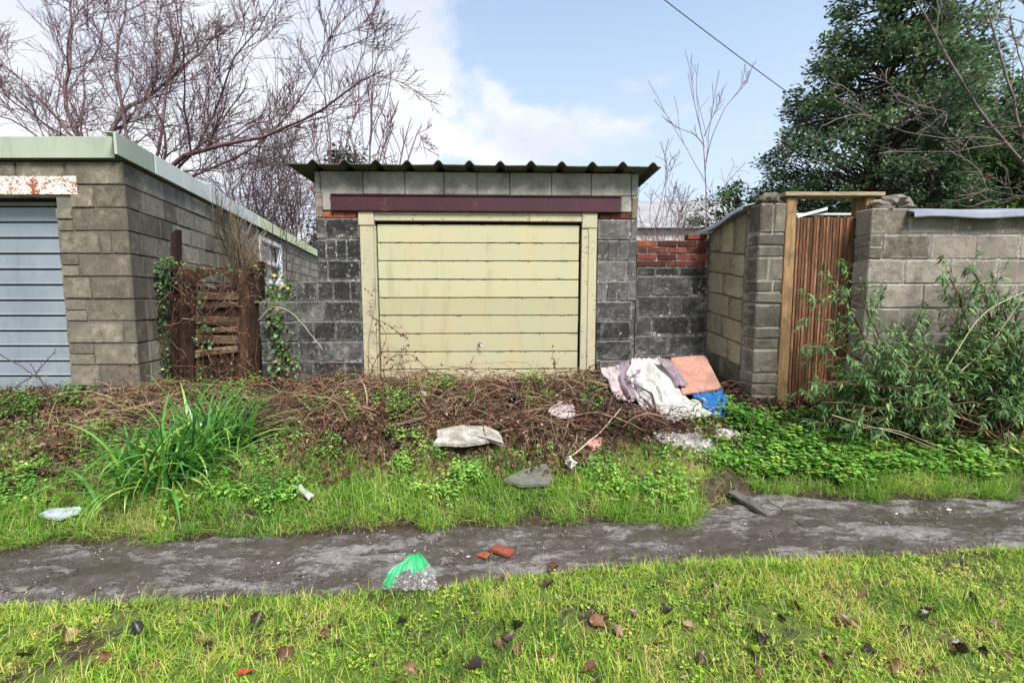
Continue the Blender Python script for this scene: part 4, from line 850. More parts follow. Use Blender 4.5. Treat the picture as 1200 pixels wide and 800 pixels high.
# ------------------------------------------------------------------ evergreens
def leafy(name, label, prof, base, mat, leaf, lsize, n_clump, per, clr, trunk_h, seed, cat='tree', berries=0, trunk_r=.09, droop=-.15, shell=.45):
    """prof: list of (z, x offset of axis, radius); leaves sit in clumps spread through the volume"""
    root = thing(name, label, cat, base); pr = np.array(prof); zs = rng.uniform(pr[0, 0], pr[-1, 0], n_clump * 3)
    rad = np.interp(zs, pr[:, 0], pr[:, 2]); keep = rng.random(len(zs)) < rad / pr[:, 2].max(); zs, rad = zs[keep][:n_clump], rad[keep][:n_clump]; n_clump = len(zs)
    th = rng.uniform(0, 2 * np.pi, n_clump); rr = rad * (shell + (1 - shell) * np.sqrt(rng.random(n_clump))) * rng.uniform(.8, 1.15, n_clump)
    cc = np.stack([base[0] + np.interp(zs, pr[:, 0], pr[:, 1]) + rr * np.cos(th), base[1] + rr * np.sin(th), zs], 1)
    ax = np.stack([base[0] + np.interp(zs, pr[:, 0], pr[:, 1]), np.full(n_clump, base[1]), zs - rad * .45], 1)
    K = 6; f = np.linspace(0, 1, K)[None, :, None]; P = ax[:, None] * (1 - f) + cc[:, None] * f; P[:, 1:-1] += rng.normal(size=(n_clump, K - 2, 3)) * .05; V, Q = tubes(P, np.linspace(.025, .006, K)[None].repeat(n_clump, 0), 4)
    zt_ = pr[-1, 0] - .3; pts = [[base[0] + np.interp(z, pr[:, 0], pr[:, 1]) if z > pr[0, 0] else base[0], base[1], z] for z in np.linspace(base[2], zt_, 9)]
    V0, Q0 = tubes(np.array([pts]), np.linspace(trunk_r, .02, 9)[None], 8); mesh('trunk', V0, Q0, M['bark_dark'], root, smooth=True)
    mesh('branches', V, Q, M['bark_dark'], root)['kind'] = 'stuff'
    idx = np.repeat(np.arange(n_clump), per); off = rvec(len(idx)) * (clr * rng.random(len(idx)) ** .5)[:, None] * rng.uniform(.7, 1.2, n_clump)[idx][:, None] * np.array([1.15, 1.15, .75])
    p = cc[idx] + off; out = unit(off + .4 * (cc[idx] - ax[idx])); d = unit(out + .7 * rvec(len(idx)) + np.array([0, 0, droop])); up = unit(np.array([0, 0, 1.]) + .5 * rvec(len(idx)) + .4 * out)
    sc = lsize * rng.uniform(.7, 1.25, len(idx)); V, Fc = inst(leaf[0], leaf[1], p, d, up, sc)
    vv = np.clip(.42 + .20 * rng.normal(size=len(idx)) + .12 * rng.normal(size=n_clump)[idx], 0, 1)
    mesh('crown', V, Fc, M[mat], root, v=np.repeat(vv, len(leaf[0])), smooth=False)['kind'] = 'stuff'
    if berries:
        bi = rng.integers(0, n_clump, berries // 9); bi = bi[(cc[bi, 2] < pr[-1, 0] * .75)]; q = cc[np.repeat(bi, 9)] + np.array([0, -clr * .8, 0]) * rng.random((len(bi) * 9, 1)) + np.repeat(rvec(len(bi)) * clr * .6, 9, 0) + rng.normal(size=(len(bi) * 9, 3)) * .035
        V, Fc = inst(OCT[0], OCT[1], q, rvec(len(q)), rvec(len(q)), np.full(len(q), .014)); mesh('berries', V, Fc, M['berry'], root, v=rng.random(len(V)))['kind'] = 'stuff'
    return root
LF = leafT(.27, .1, .25); DI = diaT(.32, .15)
YH = 8.6; hb = at(1005, 350, YH); hb[2] = .4
def zof(py, Y=YH): return at(1000, py, Y)[2]
def wof(px): return px / F * YH
leafy('holly_tree', 'tall dark holly tree with red berries behind the slatted gate', [(zof(280), 0, wof(85)), (zof(225), .0, wof(98)), (zof(175), .1, wof(100)), (zof(110), .2, wof(84)), (zof(50), .25, wof(62)), (zof(-5), .25, wof(50)), (zof(-60), .25, wof(30)), (zof(-110), .2, .1)], hb, 'holly_leaf', LF, .080, 430, 125, .27, 2, 1, berries=1500, trunk_r=.14)
b_ = at(1165, 350, 8.8); b_[2] = .4
leafy('laurel_tree', 'mid green broadleaf evergreen behind the right wall beside the holly', [(1.2, 0, 1.3), (zof(215, 8.8), 0, 1.5), (zof(160, 8.8), 0, 1.2), (zof(115, 8.8), -.2, .6), (zof(95, 8.8), -.2, .1)], b_, 'laurel_leaf', LF, .10, 230, 110, .30, 2, 2)
b_ = at(1085, 350, 9.6); b_[2] = .4
leafy('evergreen_shrub', 'darker broadleaf evergreen filling the gap right of the holly trunk', [(1.2, 0, 1.0), (zof(200, 9.6), 0, 1.2), (zof(140, 9.6), 0, .9), (zof(60, 9.6), .0, .7), (zof(10, 9.6), .0, .3)], b_, 'holly_leaf', LF, .09, 170, 110, .30, 2, 3)
b_ = at(858, 350, 10.5); b_[2] = .4
leafy('variegated_bush', 'small pale green evergreen bush left of the holly behind the pier', [(1.2, 0, .8), (2.6, 0, .95), (at(858, 240, 10.5)[2], 0, .8), (at(858, 216, 10.5)[2], .1, .2)], b_, 'laurel_leaf', LF, .085, 90, 90, .24, 1, 4, cat='bush')
for x, yt, lab, w_ in ((1185, 60, 'dark blue-green conifer at the right edge behind the bare limbs', 1.9), (1130, 130, 'lower dark conifer behind the bare limbs near the holly', 1.5)):
    b_ = at(x, 350, 14); b_[2] = .4; zt_ = at(x, yt, 14)[2]
    leafy('conifer', lab, [(1.5, 0, w_), (zt_ * .5, 0, w_ * .85), (zt_ * .8, 0, w_ * .45), (zt_, 0, .08)], b_, 'conifer_leaf', DI, .16, 210, 80, .34, 1, 5, droop=-.6)
b_ = at(412, 350, 24); b_[2] = .4; zt_ = at(412, 165, 24)[2]
leafy('distant_conifer', 'small far conifer peeping over the left end of the corrugated roof', [(3, 0, 1.8), (zt_ * .8, 0, 1.3), (zt_, 0, .1)], b_, 'conifer_leaf', DI, .24, 90, 60, .5, 1, 5, droop=-.4)
# garden hedge far behind, closing the view low between the buildings
b_ = at(340, 350, 17); b_[2] = .4
leafy('garden_bush', 'dark evergreen bush far back in the gap between the garages', [(.6, 0, 1.4), (2.2, 0, 1.5), (3.3, 0, .8)], b_, 'holly_leaf', LF, .10, 120, 80, .3, 1, 6, cat='bush')

# ------------------------------------------------------------------ ivy, vines on the left wall and gate
def ivy(name, label, stems, mat, n, size, spread, base, stemmat='stick', sr=.004, leaf=None, cat='ivy', vary=.2, droop=-.5, smin=.5):
    root = thing(name, label, cat, base); K = 14; P = np.stack([resample(s, K) for s in stems]); P[:, 1:] += rng.normal(size=P[:, 1:].shape) * .012
    V, Q = tubes(P, np.linspace(sr, sr * .5, K)[None].repeat(len(P), 0), 5); mesh('stem', V, Q, M[stemmat], root, smooth=True)['kind'] = 'stuff'
    i = rng.integers(0, len(P), n); k = rng.integers(0, K - 1, n); p = P[i, k] + (P[i, k + 1] - P[i, k]) * rng.random((n, 1)) + rvec(n) * (spread * rng.random((n, 1)) ** .7) * np.array([1, .7, 1])
    leaf = leaf or roundT(); d = unit(rvec(n) * .9 + np.array([0, -.3, droop])); up = unit(np.array([0, -1., .5]) + .5 * rvec(n)); V, Fc = inst(leaf[0], leaf[1], p, d, up, size * rng.uniform(smin, 1.3, n))
    mesh('leaves', V, Fc, M[mat], root, v=np.repeat(np.clip(.5 + vary * rng.normal(size=n), 0, 1), len(leaf[0])))['kind'] = 'stuff'; return root
def A2(px, py, Y=5.05): return at(px, py, Y)
st = [[A2(182 + rnd.uniform(-18, 16), 468), A2(182 + rnd.uniform(-12, 12), 420), A2(184 + rnd.uniform(-8, 8), 370), A2(190 + rnd.uniform(-5, 5), 330), A2(196 + rnd.uniform(-4, 6), 303)] for _ in range(9)]
ivy('ivy', 'column of green ivy climbing the post at the left of the rotten gate', st, 'ivy_leaf', 750, .045, .10, A2(182, 465))
st = [[A2(198, 318), A2(225, 305 + rnd.uniform(-6, 8)), A2(255, 318 + rnd.uniform(-6, 6)), A2(290, 312 + rnd.uniform(-8, 10)), A2(330, 325 + rnd.uniform(-10, 20))] for _ in range(4)] + [[A2(215 + rnd.uniform(0, 30), 330), A2(235, 375), A2(220 + rnd.uniform(0, 60), 440)] for _ in range(5)]
ivy('trailing_ivy', 'sparse ivy trailing along the head board of the rotten gate', st, 'ivy_leaf', 210, .036, .07, A2(250, 330), sr=.0035)
st = [[A2(325 + rnd.uniform(-12, 20), 462, 4.98), A2(322 + rnd.uniform(-12, 24), 420, 5.0), A2(325 + rnd.uniform(-15, 25), 380, 5.02), A2(325 + rnd.uniform(-20, 20), 348, 5.1)] for _ in range(9)]
ivy('creeping_ivy', 'green ivy scrambling over the low dark block wall', st, 'ivy_leaf', 430, .042, .12, A2(325, 455))
# leafy clumps just behind the low wall
st = [[A2(x, 370, 5.7), A2(x + rnd.uniform(-5, 8), 350, 5.7), A2(x + rnd.uniform(-5, 8), 335, 5.8)] for x in range(308, 352, 6)]
ivy('weeds_behind_wall', 'leafy green weeds standing behind the low dark wall top', st, 'ivy_leaf', 300, .05, .14, A2(330, 360, 5.7), cat='weeds')
# dead stems and withered leaves hanging over the rotten gate
root = thing('gate_brambles', 'mesh of brown dead bramble stems hanging over the rotten gate', 'brambles', at(250, 465, 5.1)); n = 170; st = []
for k in range(n):
    x0 = rng.uniform(172, 312); y0 = rng.uniform(330, 468); x1 = x0 + rng.normal() * 22; y1 = y0 - rng.uniform(-30, 70); yv = rng.uniform(4.98, 5.14); st.append(resample([at(x0, max(y0, 325), yv), at((x0 + x1) / 2 + rng.normal() * 8, (max(y0, 325) + max(y1, 320)) / 2 + rng.normal() * 6, yv - .03), at(x1, max(y1, 312), yv)], 8))
st = np.array(st); st[:, 1:-1] += rng.normal(size=st[:, 1:-1].shape) * .012
batch('stem', [(*tubes(st, rng.uniform(.0018, .0045, n)[:, None] * np.linspace(1, .6, 8)[None], 4), np.repeat(rng.uniform(.1, .9, n), 32))], M['dead_stem'], root)['kind'] = 'stuff'
i = rng.integers(0, n, 420); p = st[i, rng.integers(0, 8, 420)] + rng.normal(size=(420, 3)) * .02; L_ = leafT(.36, .15, .4); V, Fc = inst(L_[0], L_[1], p, unit(rvec(420) + [0, -.2, -.5]), unit(np.array([0, -1., .4]) + .6 * rvec(420)), rng.uniform(.014, .034, 420))
mesh('leaves', V, Fc, M['litter'], root, v=np.repeat(rng.uniform(.0, .8, 420), 8))['kind'] = 'stuff'
# dead climber fanned over the side wall
vn_ = (-PS.w[0], -PS.w[1], 0); o3 = (PS.o[0], PS.o[1], 0)
def WS(px, py, off=.06): h_ = hit(px, py, o3, vn_); return h_ - np.array([PS.w[0], PS.w[1], 0]) * off
root = thing('dead_climber', 'fan of bare brown climber stems leaning on the pale side wall', 'climbing plant', WS(265, 330)); Ps_ = []
for k in range(70):
    f = rng.random(); x0 = 250 + 45 * f + rng.normal() * 4; xt = 228 + 78 * f + rng.normal() * 7; yt = 222 + 58 * f + rng.normal() * 9
    Ps_.append(resample([WS(x0 + 6, 340, .10), WS(x0, 305, .16 + .1 * rng.random()), WS((x0 + xt) / 2 - 3, (300 + yt) / 2, .14), WS(xt, yt, .12 + .15 * rng.random())], 10))
Ps_ = np.array(Ps_); Ps_[:, 1:-1] += rng.normal(size=Ps_[:, 1:-1].shape) * .012; V, Q = tubes(Ps_, np.linspace(.008, .003, 10)[None].repeat(70, 0), 4)
g2 = grow(Ps_, np.full((70, 10), .006), 3, .22, .6, .05, .2, 5, rmin=.003); V2, Q2 = tubes(g2[0], g2[1], 3)
batch('stems', [(V, Q), (V2, Q2)], M['dry_vine'], root)['kind'] = 'stuff'

# ------------------------------------------------------------------ big bush on the right
root = thing('bush', 'large leggy bush with narrow grey-green leaves against the right wall', 'bush', gp(1110, 520)); st = []
bx = [gp(x, y) for x, y in ((1010, 505), (1060, 510), (1110, 515), (1150, 515), (1190, 520), (1240, 520))]
for k in range(150):
    b0 = bx[rng.integers(0, 6)] + rng.normal(size=3) * [.15, .08, 0]; b0[2] = surf(b0[0], b0[1]); b0[1] = min(b0[1], 4.12)
    tx_ = rng.uniform(940, 1290); ty_ = 428 + (rng.random() ** 1.5) * 100 - (18 if tx_ > 1000 else -20) - (24 if tx_ > 1110 else 0) + rng.normal() * 8; e = at(tx_, ty_, rng.uniform(3.62, 4.12)); e[2] = max(e[2], surf(e[0], e[1]) + .1)
    mid = (b0 + e) / 2 + np.array([rng.normal() * .05, -.05, .18]); st.append(resample([b0, mid, e], 10))
for pts in ([(1060, 500), (1030, 430), (1000, 375), (985, 335), (960, 345), (945, 362)], [(1060, 500), (1040, 420), (1015, 370), (1003, 335), (1010, 328)], [(1120, 500), (1125, 420), (1120, 370), (1128, 345)], [(1190, 500), (1150, 420), (1120, 345), (1112, 325)], [(1190, 500), (1180, 410), (1195, 350), (1215, 320)], [(1100, 500), (1075, 430), (1068, 400), (1055, 378)], [(1150, 500), (1160, 400), (1155, 340), (1140, 318)], [(1100, 500), (1010, 420), (960, 395), (940, 405)], [(1200, 500), (1180, 380), (1165, 355), (1185, 335)]):
    st.append(resample([at(x, y, 4.0 - .03 * i) for i, (x, y) in enumerate(pts)], 10)); st.append(resample([at(x + 3, y + 3, 3.98 - .03 * i) for i, (x, y) in enumerate(pts)], 10))
P = np.array(st); P[:, 1:-1] += rng.normal(size=P[:, 1:-1].shape) * .012; R = np.linspace(.009, .0035, 10)[None].repeat(len(P), 0); g1 = grow(P, R, 5, .32, .75, .12, .14, 6, tmin=.35, rr=.6, rmin=.0018)
batch('stem', [tubes(P, R, 5), tubes(g1[0], g1[1], 4)], M['stick'], root)['kind'] = 'stuff'
allP = [(P, .5, 17), (g1[0], .3, 18)]; PP_, DD_ = [], []
for Q_, t0, n in allP:
    i = np.repeat(np.arange(len(Q_)), n); t_ = (t0 + (1 - t0) * rng.random(len(i)) ** .8) * (Q_.shape[1] - 1); k = np.minimum(t_.astype(int), Q_.shape[1] - 2); fr_ = (t_ - k)[:, None]
    PP_.append(Q_[i, k] * (1 - fr_) + Q_[i, k + 1] * fr_); tg = unit(Q_[i, k + 1] - Q_[i, k]); DD_.append(unit(.55 * tg + .8 * rvec(len(i)) + np.array([0, -.25, -.35])))
p, d = np.vstack(PP_), np.vstack(DD_); keep = p[:, 1] < 4.2; p, d = p[keep], d[keep]; L_ = leafT(.10, .08, .35); V, Fc = inst(L_[0], L_[1], p, d, unit(np.array([0, -.3, 1.]) + .5 * rvec(len(p))), rng.uniform(.04, .10, len(p)))
vb = np.clip(.45 + .2 * rng.normal(size=len(p)), 0, .96); vb[rng.random(len(p)) < .012] = 1
mesh('leaves', V, Fc, M['bush_leaf'], root, v=np.repeat(vb, len(L_[0])))['kind'] = 'stuff'
for lab, pts, r in (('long pale dead stem arching out under the bush leaves', [(975, 486), (1010, 497), (1055, 508), (1100, 528)], .005), ('thin pale dead stem crossing just above the grass under the bush', [(1010, 500), (1050, 503), (1085, 517), (1130, 533)], .004), ('grey bent branch rising through the top of the bush', [(1085, 470), (1110, 430), (1150, 365), (1200, 342), (1230, 330)], .006), ('pale dead stem reaching right through the bush', [(1120, 440), (1160, 405), (1205, 340)], .005)):
    q = np.array([resample([at(x, y, 3.62 if y > 460 else 3.7) for x, y in pts], 12)]); V, Q = tubes(q, np.linspace(r, r * .5, 12)[None], 6); o = mesh('dead_branch', V, Q, M['pale_stick'], smooth=True); props(o, lab, 'stem')

# ------------------------------------------------------------------ strap-leaved clump
def straps(n, roots, L, lean, bend, wid, K=9, az=None):
    az = rng.uniform(0, 2 * np.pi, n) if az is None else az; h = np.stack([np.cos(az), np.sin(az), 0 * az], 1)
    a0 = lean * rng.random(n) ** .8; th = a0[:, None] + bend[:, None] * np.linspace(0, 1, K)[None] ** 1.6
    step = (L / (K - 1))[:, None]; P = np.zeros((n, K, 3)); P[:, 0] = roots
    for k in range(1, K): P[:, k] = P[:, k - 1] + step * (np.sin(th[:, k - 1:k]) * h + np.cos(th[:, k - 1:k]) * np.array([0, 0, 1.]))
    P[:, :, 2] = np.maximum(P[:, :, 2], roots[:, None, 2] - .02)
    w = wid[:, None] * (1 - np.linspace(0, 1, K)[None] ** 2.2 * .95); side = unit(np.stack([-h[:, 1], h[:, 0], 0 * az], 1) + .35 * rvec(n)); V, Q = ribbons(P, w, side); return V, Q
a, b = gp(160, 588), gp(268, 520)
n = 560; f = rng.random(n); ctr = a[None] * (1 - f[:, None]) + b[None] * f[:, None]; xy = ctr[:, :2] + rng.normal(size=(n, 2)) * [.12, .06]; xy = np.clip(xy, ctr[:, :2] - [.24, .12], ctr[:, :2] + [.24, .12]); rt = onG(xy[:, 0], xy[:, 1], -.01)
root = thing('strap_leaved_plant', 'big clump of long dark green strap leaves at the left of the bank', 'plant', (a + b) / 2)
L = rng.uniform(.35, .78, n); V, Q = straps(n, rt, L, .95, rng.uniform(.5, 2.6, n), rng.uniform(.008, .0145, n), 10)
mesh('leaves', V, Q, M['strap_leaf'], root, v=np.repeat(np.clip(.45 + .2 * rng.normal(size=n), 0, .95) + (rng.random(n) < .035) * .4, 20), smooth=True)['kind'] = 'stuff'

# ------------------------------------------------------------------ grass, weeds, litter
RB, RC = gp(800, 522), gp(852, 513)
def clear(x, y): return ~((((x - RB[0]) / .26) ** 2 + ((y - RB[1]) / .12) ** 2 < 1) | (((x - RC[0]) / .13) ** 2 + ((y - RC[1]) / .09) ** 2 < 1) | ((x > .9) & (x < 2.15) & (y > 4.12)))
def scatter(n, x0, x1, y0, y1, dens):
    x = rng.uniform(x0, x1, n); y = rng.uniform(y0, y1, n); k = (rng.random(n) < dens(x, y)) & clear(x, y); return x[k], y[k]
def grass(name, label, xy, hmin, hmax, wid, lean, bend, mat, K=4, vbase=.5, vary=.18, fine=.3):
    x, y = xy; n = len(x); cl = vn(x, y, .28); cl2 = vn(x + 30, y, .09)
    L = rng.uniform(hmin, hmax, n) * (.6 + .8 * cl); az = rng.uniform(0, 2 * np.pi, n) + 2.2 * (vn(x, y + 50, .2) - .5); 
    V, Q = straps(n, onG(x, y, -.006), L, lean, bend * rng.uniform(.3, 1.4, n), wid * rng.uniform(.6, 1.3, n), K, az=az)
    v = np.clip(vbase + vary * rng.normal(size=n) + fine * (cl2 - .5) + .45 * (vn(x, y + 9, .55) - .5), 0, 1); v[rng.random(n) < .05] = .97
    return props(mesh(name, V, Q, M[mat], v=np.repeat(v, 2 * K)), label, 'grass', kind='stuff')
def fgd(x, y):
    en = e_near(x); d = en - y; s = np.clip(d / .10, 0, 1) * (vn(x, y, .16) + .35 > .33 + .25 * np.exp(-d / .06)) * (d > -.01); bare = vn(x + 11, y + 3, .30); return s * np.where(bare > .76, .15, 1) * np.where(y < 1.25, .3, 1)
grass('near_grass', 'bright yellow-green grass on the near side of the track', scatter(170000, -4.2, 4.2, .8, 3.1, fgd), .022, .07, .0018, 1.5, 1.6, 'grass_near', 4, .50, .22, .75)
grass('near_grass_beyond', 'grass of the near verge running on at both ends', (lambda s: (s[0][np.abs(s[0]) > 4.2], s[1][np.abs(s[0]) > 4.2]))(scatter(26000, -8, 8, .8, 3.3, fgd)), .04, .10, .003, 1.2, 1.0, 'grass_near', 3, .55, .14)
grass('near_moss', 'short mossy grass under the near blades', scatter(110000, -4, 4, 1.0, 3.0, fgd), .012, .03, .0022, 1.3, .8, 'grass_near', 3, .45, .16)
grass('near_thatch', 'flattened pale and green blades matted in the near grass', scatter(52000, -4.2, 4.2, .9, 3.0, fgd), .04, .10, .0016, 1.9, .5, 'grass_near', 4, .72, .22)
def vgd(x, y):
    ef = e_far(x); d = y - ef; wd = .62 + .50 * (vn(x, y * 0 + 4, .5) - .3) + np.where(x < -1.2, .18, 0) + np.where((x > .35) & (x < 1.5), .12, 0) + np.where(x > 1.7, -.05, 0); s = np.clip(d / .05, 0, 1) * np.clip((wd - d) / .22, 0, 1); mud = np.where((x > 1.35) & (x < 1.85) & (d < .25), .15, 1.0); return s * mud * (.5 + .5 * (vn(x, y, .14) > .30))
grass('verge_grass', 'lush green grass along the far edge of the track', scatter(190000, -4.6, 5.0, 2.5, 4.4, vgd), .06, .15, .0021, 1.15, 1.7, 'grass_verge', 5, .55, .15)
grass('verge_grass_beyond', 'verge grass running on at both ends of the track', (lambda s: (s[0][(s[0] < -4.6) | (s[0] > 5)], s[1][(s[0] < -4.6) | (s[0] > 5)]))(scatter(30000, -9, 9, 2.2, 5.2, vgd)), .07, .15, .004, 1.1, 1.3, 'grass_verge', 4, .55, .15)
def overh(x, y): d = y - e_far(x); return (np.abs(d - .02) < .05) * (vn(x, y * 0, .18) > .35) * np.where((x > 1.35) & (x < 1.85), .1, 1)
x, y = scatter(60000, -4.6, 5, 2.4, 4.2, overh); n = len(x); V, Q = straps(n, onG(x, y, .02), rng.uniform(.07, .15, n) * np.where(x > 2, 1.5, 1), 1.2, rng.uniform(.6, 1.5, n), rng.uniform(.0012, .0022, n), 5, az=rng.normal(-np.pi / 2, .55, n))
props(mesh('drooping_grass', V, Q, M['grass_verge'], v=np.repeat(np.clip(.62 + .18 * rng.normal(size=n), 0, 1), 10)), 'long grass blades drooping over the far edge of the track', 'grass', kind='stuff')
def dgd(x, y):
    d = y - e_far(x); back = 4.55 + .07 * x; s = (d > .32) * (y < 4.95) * np.clip((d - .25) / .25, 0, 1); return s * (.15 + .85 * (vn(x + 5, y, .33) > .42)) * np.where(x > 2.1, .03, 1) * np.where((x > .45) & (d > .9), .25, 1) * np.where(d > 1.1, .45, 1)
grass('dry_grass', 'straw coloured dead grass tangled over the bank', scatter(62000, -5, 3.2, 2.9, 4.95, dgd), .07, .19, .0014, 1.35, 1.2, 'dry_grass', 5, .5, .2)
grass('bank_grass', 'patchy yellow-green grass growing up through the dead bank', scatter(75000, -5, 2.2, 2.9, 4.8, lambda x, y: np.clip((y - e_far(x) - .3) / .2, 0, 1) * np.clip((1.5 - (y - e_far(x))) / .5, 0, 1) * (vn(x + 77, y + 5, .26) > .40)), .05, .13, .0017, 1.2, 1.2, 'grass_verge', 4, .62, .2)

x, y = scatter(5200, -4, 4, 1.0, 3.0, lambda x, y: fgd(x, y) * (vn(x + 3, y + 1, .35) > .50)); n = len(x); L_ = leafT(.36, .2, .5); V, Fc = inst(L_[0], L_[1], onG(x, y, .014), unit(rvec(n) * [1, 1, .3]), unit(np.array([0, 0, 1.]) + .6 * rvec(n)), rng.uniform(.008, .028, n))
props(mesh('leaf_crumbs', V, Fc, M['litter'], v=np.repeat(np.clip(rng.beta(1.5, 1.8, n), 0, 1), 8)), 'crumbs of rotting leaf sunk in the near grass', 'leaf litter', kind='stuff')
# litter: small curled dead leaves over the soil
def litd(x, y): d = y - e_far(x); return np.clip((d - .25) / .3, 0, 1) * (y < 5.0) * (.5 + .5 * (vn(x, y, .22) > .4)) * ~((x > .9) & (x < 2.2) & (y > 4.15))
x, y = scatter(64000, -6, 6, 2.9, 5.0, litd); n = len(x); L_ = leafT(.38, .15, .5)
V, Fc = inst(L_[0], L_[1], onG(x, y, 0) + np.stack([0 * x, 0 * x, rng.uniform(0, .10, n)], 1), unit(rvec(n) * [1, 1, .35]), unit(np.array([0, 0, 1.]) + .7 * rvec(n)), rng.uniform(.018, .05, n) * np.where(rng.random(n) < .06, 1.6, 1))
props(mesh('leaf_litter', V, Fc, M['litter'], v=np.repeat(np.clip(rng.beta(1.6, 2.2, n), 0, 1), 8)), 'reddish brown dead leaf litter covering the bank', 'leaf litter', kind='stuff')
# bramble tangle: arching stems, thickest under the door and left of it
def tangle(name, label, n, xf, yf, hmax, L0, L1, mat, r0, r1, seed, vlo=.2, vhi=.8):
    x, y = xf(n * 2), yf(n * 2); k_ = (rng.random(n * 2) < .10 + 1.1 * (vn(x + 5, y, .45) > .42)) & (rng.random(n * 2) < .25 + (y - e_far(x) - .75) / .5) & clear(x, y); x, y = x[k_][:n], y[k_][:n]; n = len(x); hmax = hmax * (.25 + 1.1 * vn(x, y + seed, .4)); az = rng.uniform(0, 2 * np.pi, n); el = rng.uniform(-.05, .9, n); L = rng.uniform(L0, L1, n); K = 8; d = np.stack([np.cos(az) * np.cos(el), .45 * np.sin(az) * np.cos(el), np.sin(el)], 1)
    P = np.zeros((n, K, 3)); P[:, 0] = onG(x, y, .0) + np.stack([0 * x, 0 * x, rng.uniform(0, .08, n)], 1)
    for k in range(1, K):
        d = unit(d + .16 * rng.normal(size=(n, 3)) + np.array([0, 0, -1.6 / K])); P[:, k] = P[:, k - 1] + d * (L / (K - 1))[:, None]
        P[:, k, 1] = np.minimum(P[:, k, 1], 4.98); lo = surf(P[:, k, 0], P[:, k, 1]) + .008; P[:, k, 2] = np.clip(P[:, k, 2], lo, lo + hmax)
    R = rng.uniform(r0, r1, n)[:, None] * np.linspace(1, .5, K)[None]; V, Q = tubes(P, R, 4)
    return props(mesh(name, V, Q, M[mat], v=np.repeat(rng.uniform(vlo, vhi, n), K * 4), smooth=True), label, 'brambles', kind='stuff'), P
bt, PB = tangle('bramble_tangle', 'matted reddish brown dead bramble stems heaped below the garage door', 2700, lambda n: rng.normal(-.1, 1.15, n), lambda n: rng.uniform(3.85, 4.95, n), .19, .15, .6, 'dead_stem', .0014, .0042, 1, 0, .95)
tangle('thick_stems', 'thicker broken dead stems lying in the bramble heap', 260, lambda n: rng.normal(.1, 1.3, n), lambda n: rng.uniform(3.9, 4.9, n), .24, .3, .9, 'dead_stem', .004, .009, 7, .3, .9)
tangle('bracken_tangle', 'brown dead bracken and stems heaped below the left garage door', 900, lambda n: rng.uniform(-5.5, -1.6, n), lambda n: rng.uniform(3.75, 4.6, n), .16, .15, .5, 'dead_stem', .0016, .0038, 2, .15, .9)
tangle('straw_stems', 'pale dry stalks lying over the dark bramble heap', 900, lambda n: rng.uniform(-4.4, 1.9, n), lambda n: rng.uniform(3.8, 4.7, n), .22, .2, .65, 'dry_grass', .0014, .003, 3, .4, 1)
tangle('twiggy_heap', 'dark twig heap between the door and the white cloth', 1300, lambda n: rng.normal(1.05, .5, n), lambda n: rng.uniform(3.7, 4.6, n), .2, .15, .5, 'dead_stem', .002, .005, 4, .0, .55)
# dark reddish leaves clinging to the brambles
i = rng.integers(0, len(PB), 5200); k = rng.integers(1, 8, 5200); p = PB[i, k] + rng.normal(size=(5200, 3)) * .012; L_ = leafT(.36, .15, .4)
V, Fc = inst(L_[0], L_[1], p, unit(rvec(5200) + [0, 0, -.3]), unit(np.array([0, -.4, 1.]) + .7 * rvec(5200)), rng.uniform(.015, .038, 5200)); props(mesh('bramble_leaves', V, Fc, M['litter'], v=np.repeat(rng.uniform(.2, 1, 5200), 8)), 'withered brown leaves hanging in the bramble heap', 'brambles', kind='stuff')

# broad-leaved weeds: below the bush, along the verge, corner by the pier
def weeds(name, label, xy, hmin, hmax, size, mat, leaf, vb=.5, per=6, vary=.18):
    x, y = xy; n = len(x); cl = vn(x + 3, y, .22); H = rng.uniform(hmin, hmax, n) * (.5 + cl); b0 = onG(x, y); tp = b0 + np.stack([rng.normal(size=n) * .02, rng.normal(size=n) * .02 - .01, H], 1)
    i = np.repeat(np.arange(n), per); f = rng.uniform(.45, 1.05, (len(i), 1)); az = rng.uniform(0, 2 * np.pi, len(i)); d = np.stack([np.cos(az), np.sin(az), rng.uniform(-.25, .35, len(i))], 1); p = b0[i] * (1 - f) + tp[i] * f + d * .008
    V, Fc = inst(leaf[0], leaf[1], p, d, unit(np.array([0, 0, 1.]) + .35 * rvec(len(i))), size * rng.uniform(.55, 1.25, len(i)))
    v = np.clip(vb + vary * rng.normal(size=n) + .4 * (vn(x, y + 8, .3) - .5), 0, 1)[i] + .07 * rng.normal(size=len(i)); return props(mesh(name, V, Fc, M[mat], v=np.repeat(np.clip(v, 0, 1), len(leaf[0]))), label, 'weeds', kind='stuff')
rT = roundT(7, .12)
def wd1(x, y): d = y - e_far(x); return (x > 1.75) * np.clip((d - .12) / .1, 0, 1) * (y < 4.25) * np.clip((x - 1.7) / .3, 0, 1) * np.where((x < 2.12) & (y > 3.85), .06, 1) * (.35 + .65 * (vn(x, y, .17) > .33)) * np.where(x > 3.2, .55, 1)
weeds('ground_cover', 'bright green low weeds spreading below the tall gate and bush', scatter(9000, 1.7, 5.2, 3.3, 4.3, wd1), .03, .13, .036, 'weed_leaf', rT, .6, 7)
weeds('corner_weeds', 'small nettle patch in the corner below the pier', (lambda n: (rng.normal(2.1, .07, n), rng.normal(4.15, .12, n)))(120), .04, .16, .045, 'weed_leaf', LF, .45, 9)
def wd2(x, y): d = y - e_far(x); return np.clip((d - .12) / .2, 0, 1) * np.clip((.95 - d) / .3, 0, 1) * (vn(x + 19, y + 4, .25) > .60)
weeds('verge_weeds', 'leafy green weeds standing among the verge grass', scatter(9000, -4.5, 1.9, 2.7, 4.1, wd2), .05, .13, .034, 'weed_leaf', LF, .62, 8)
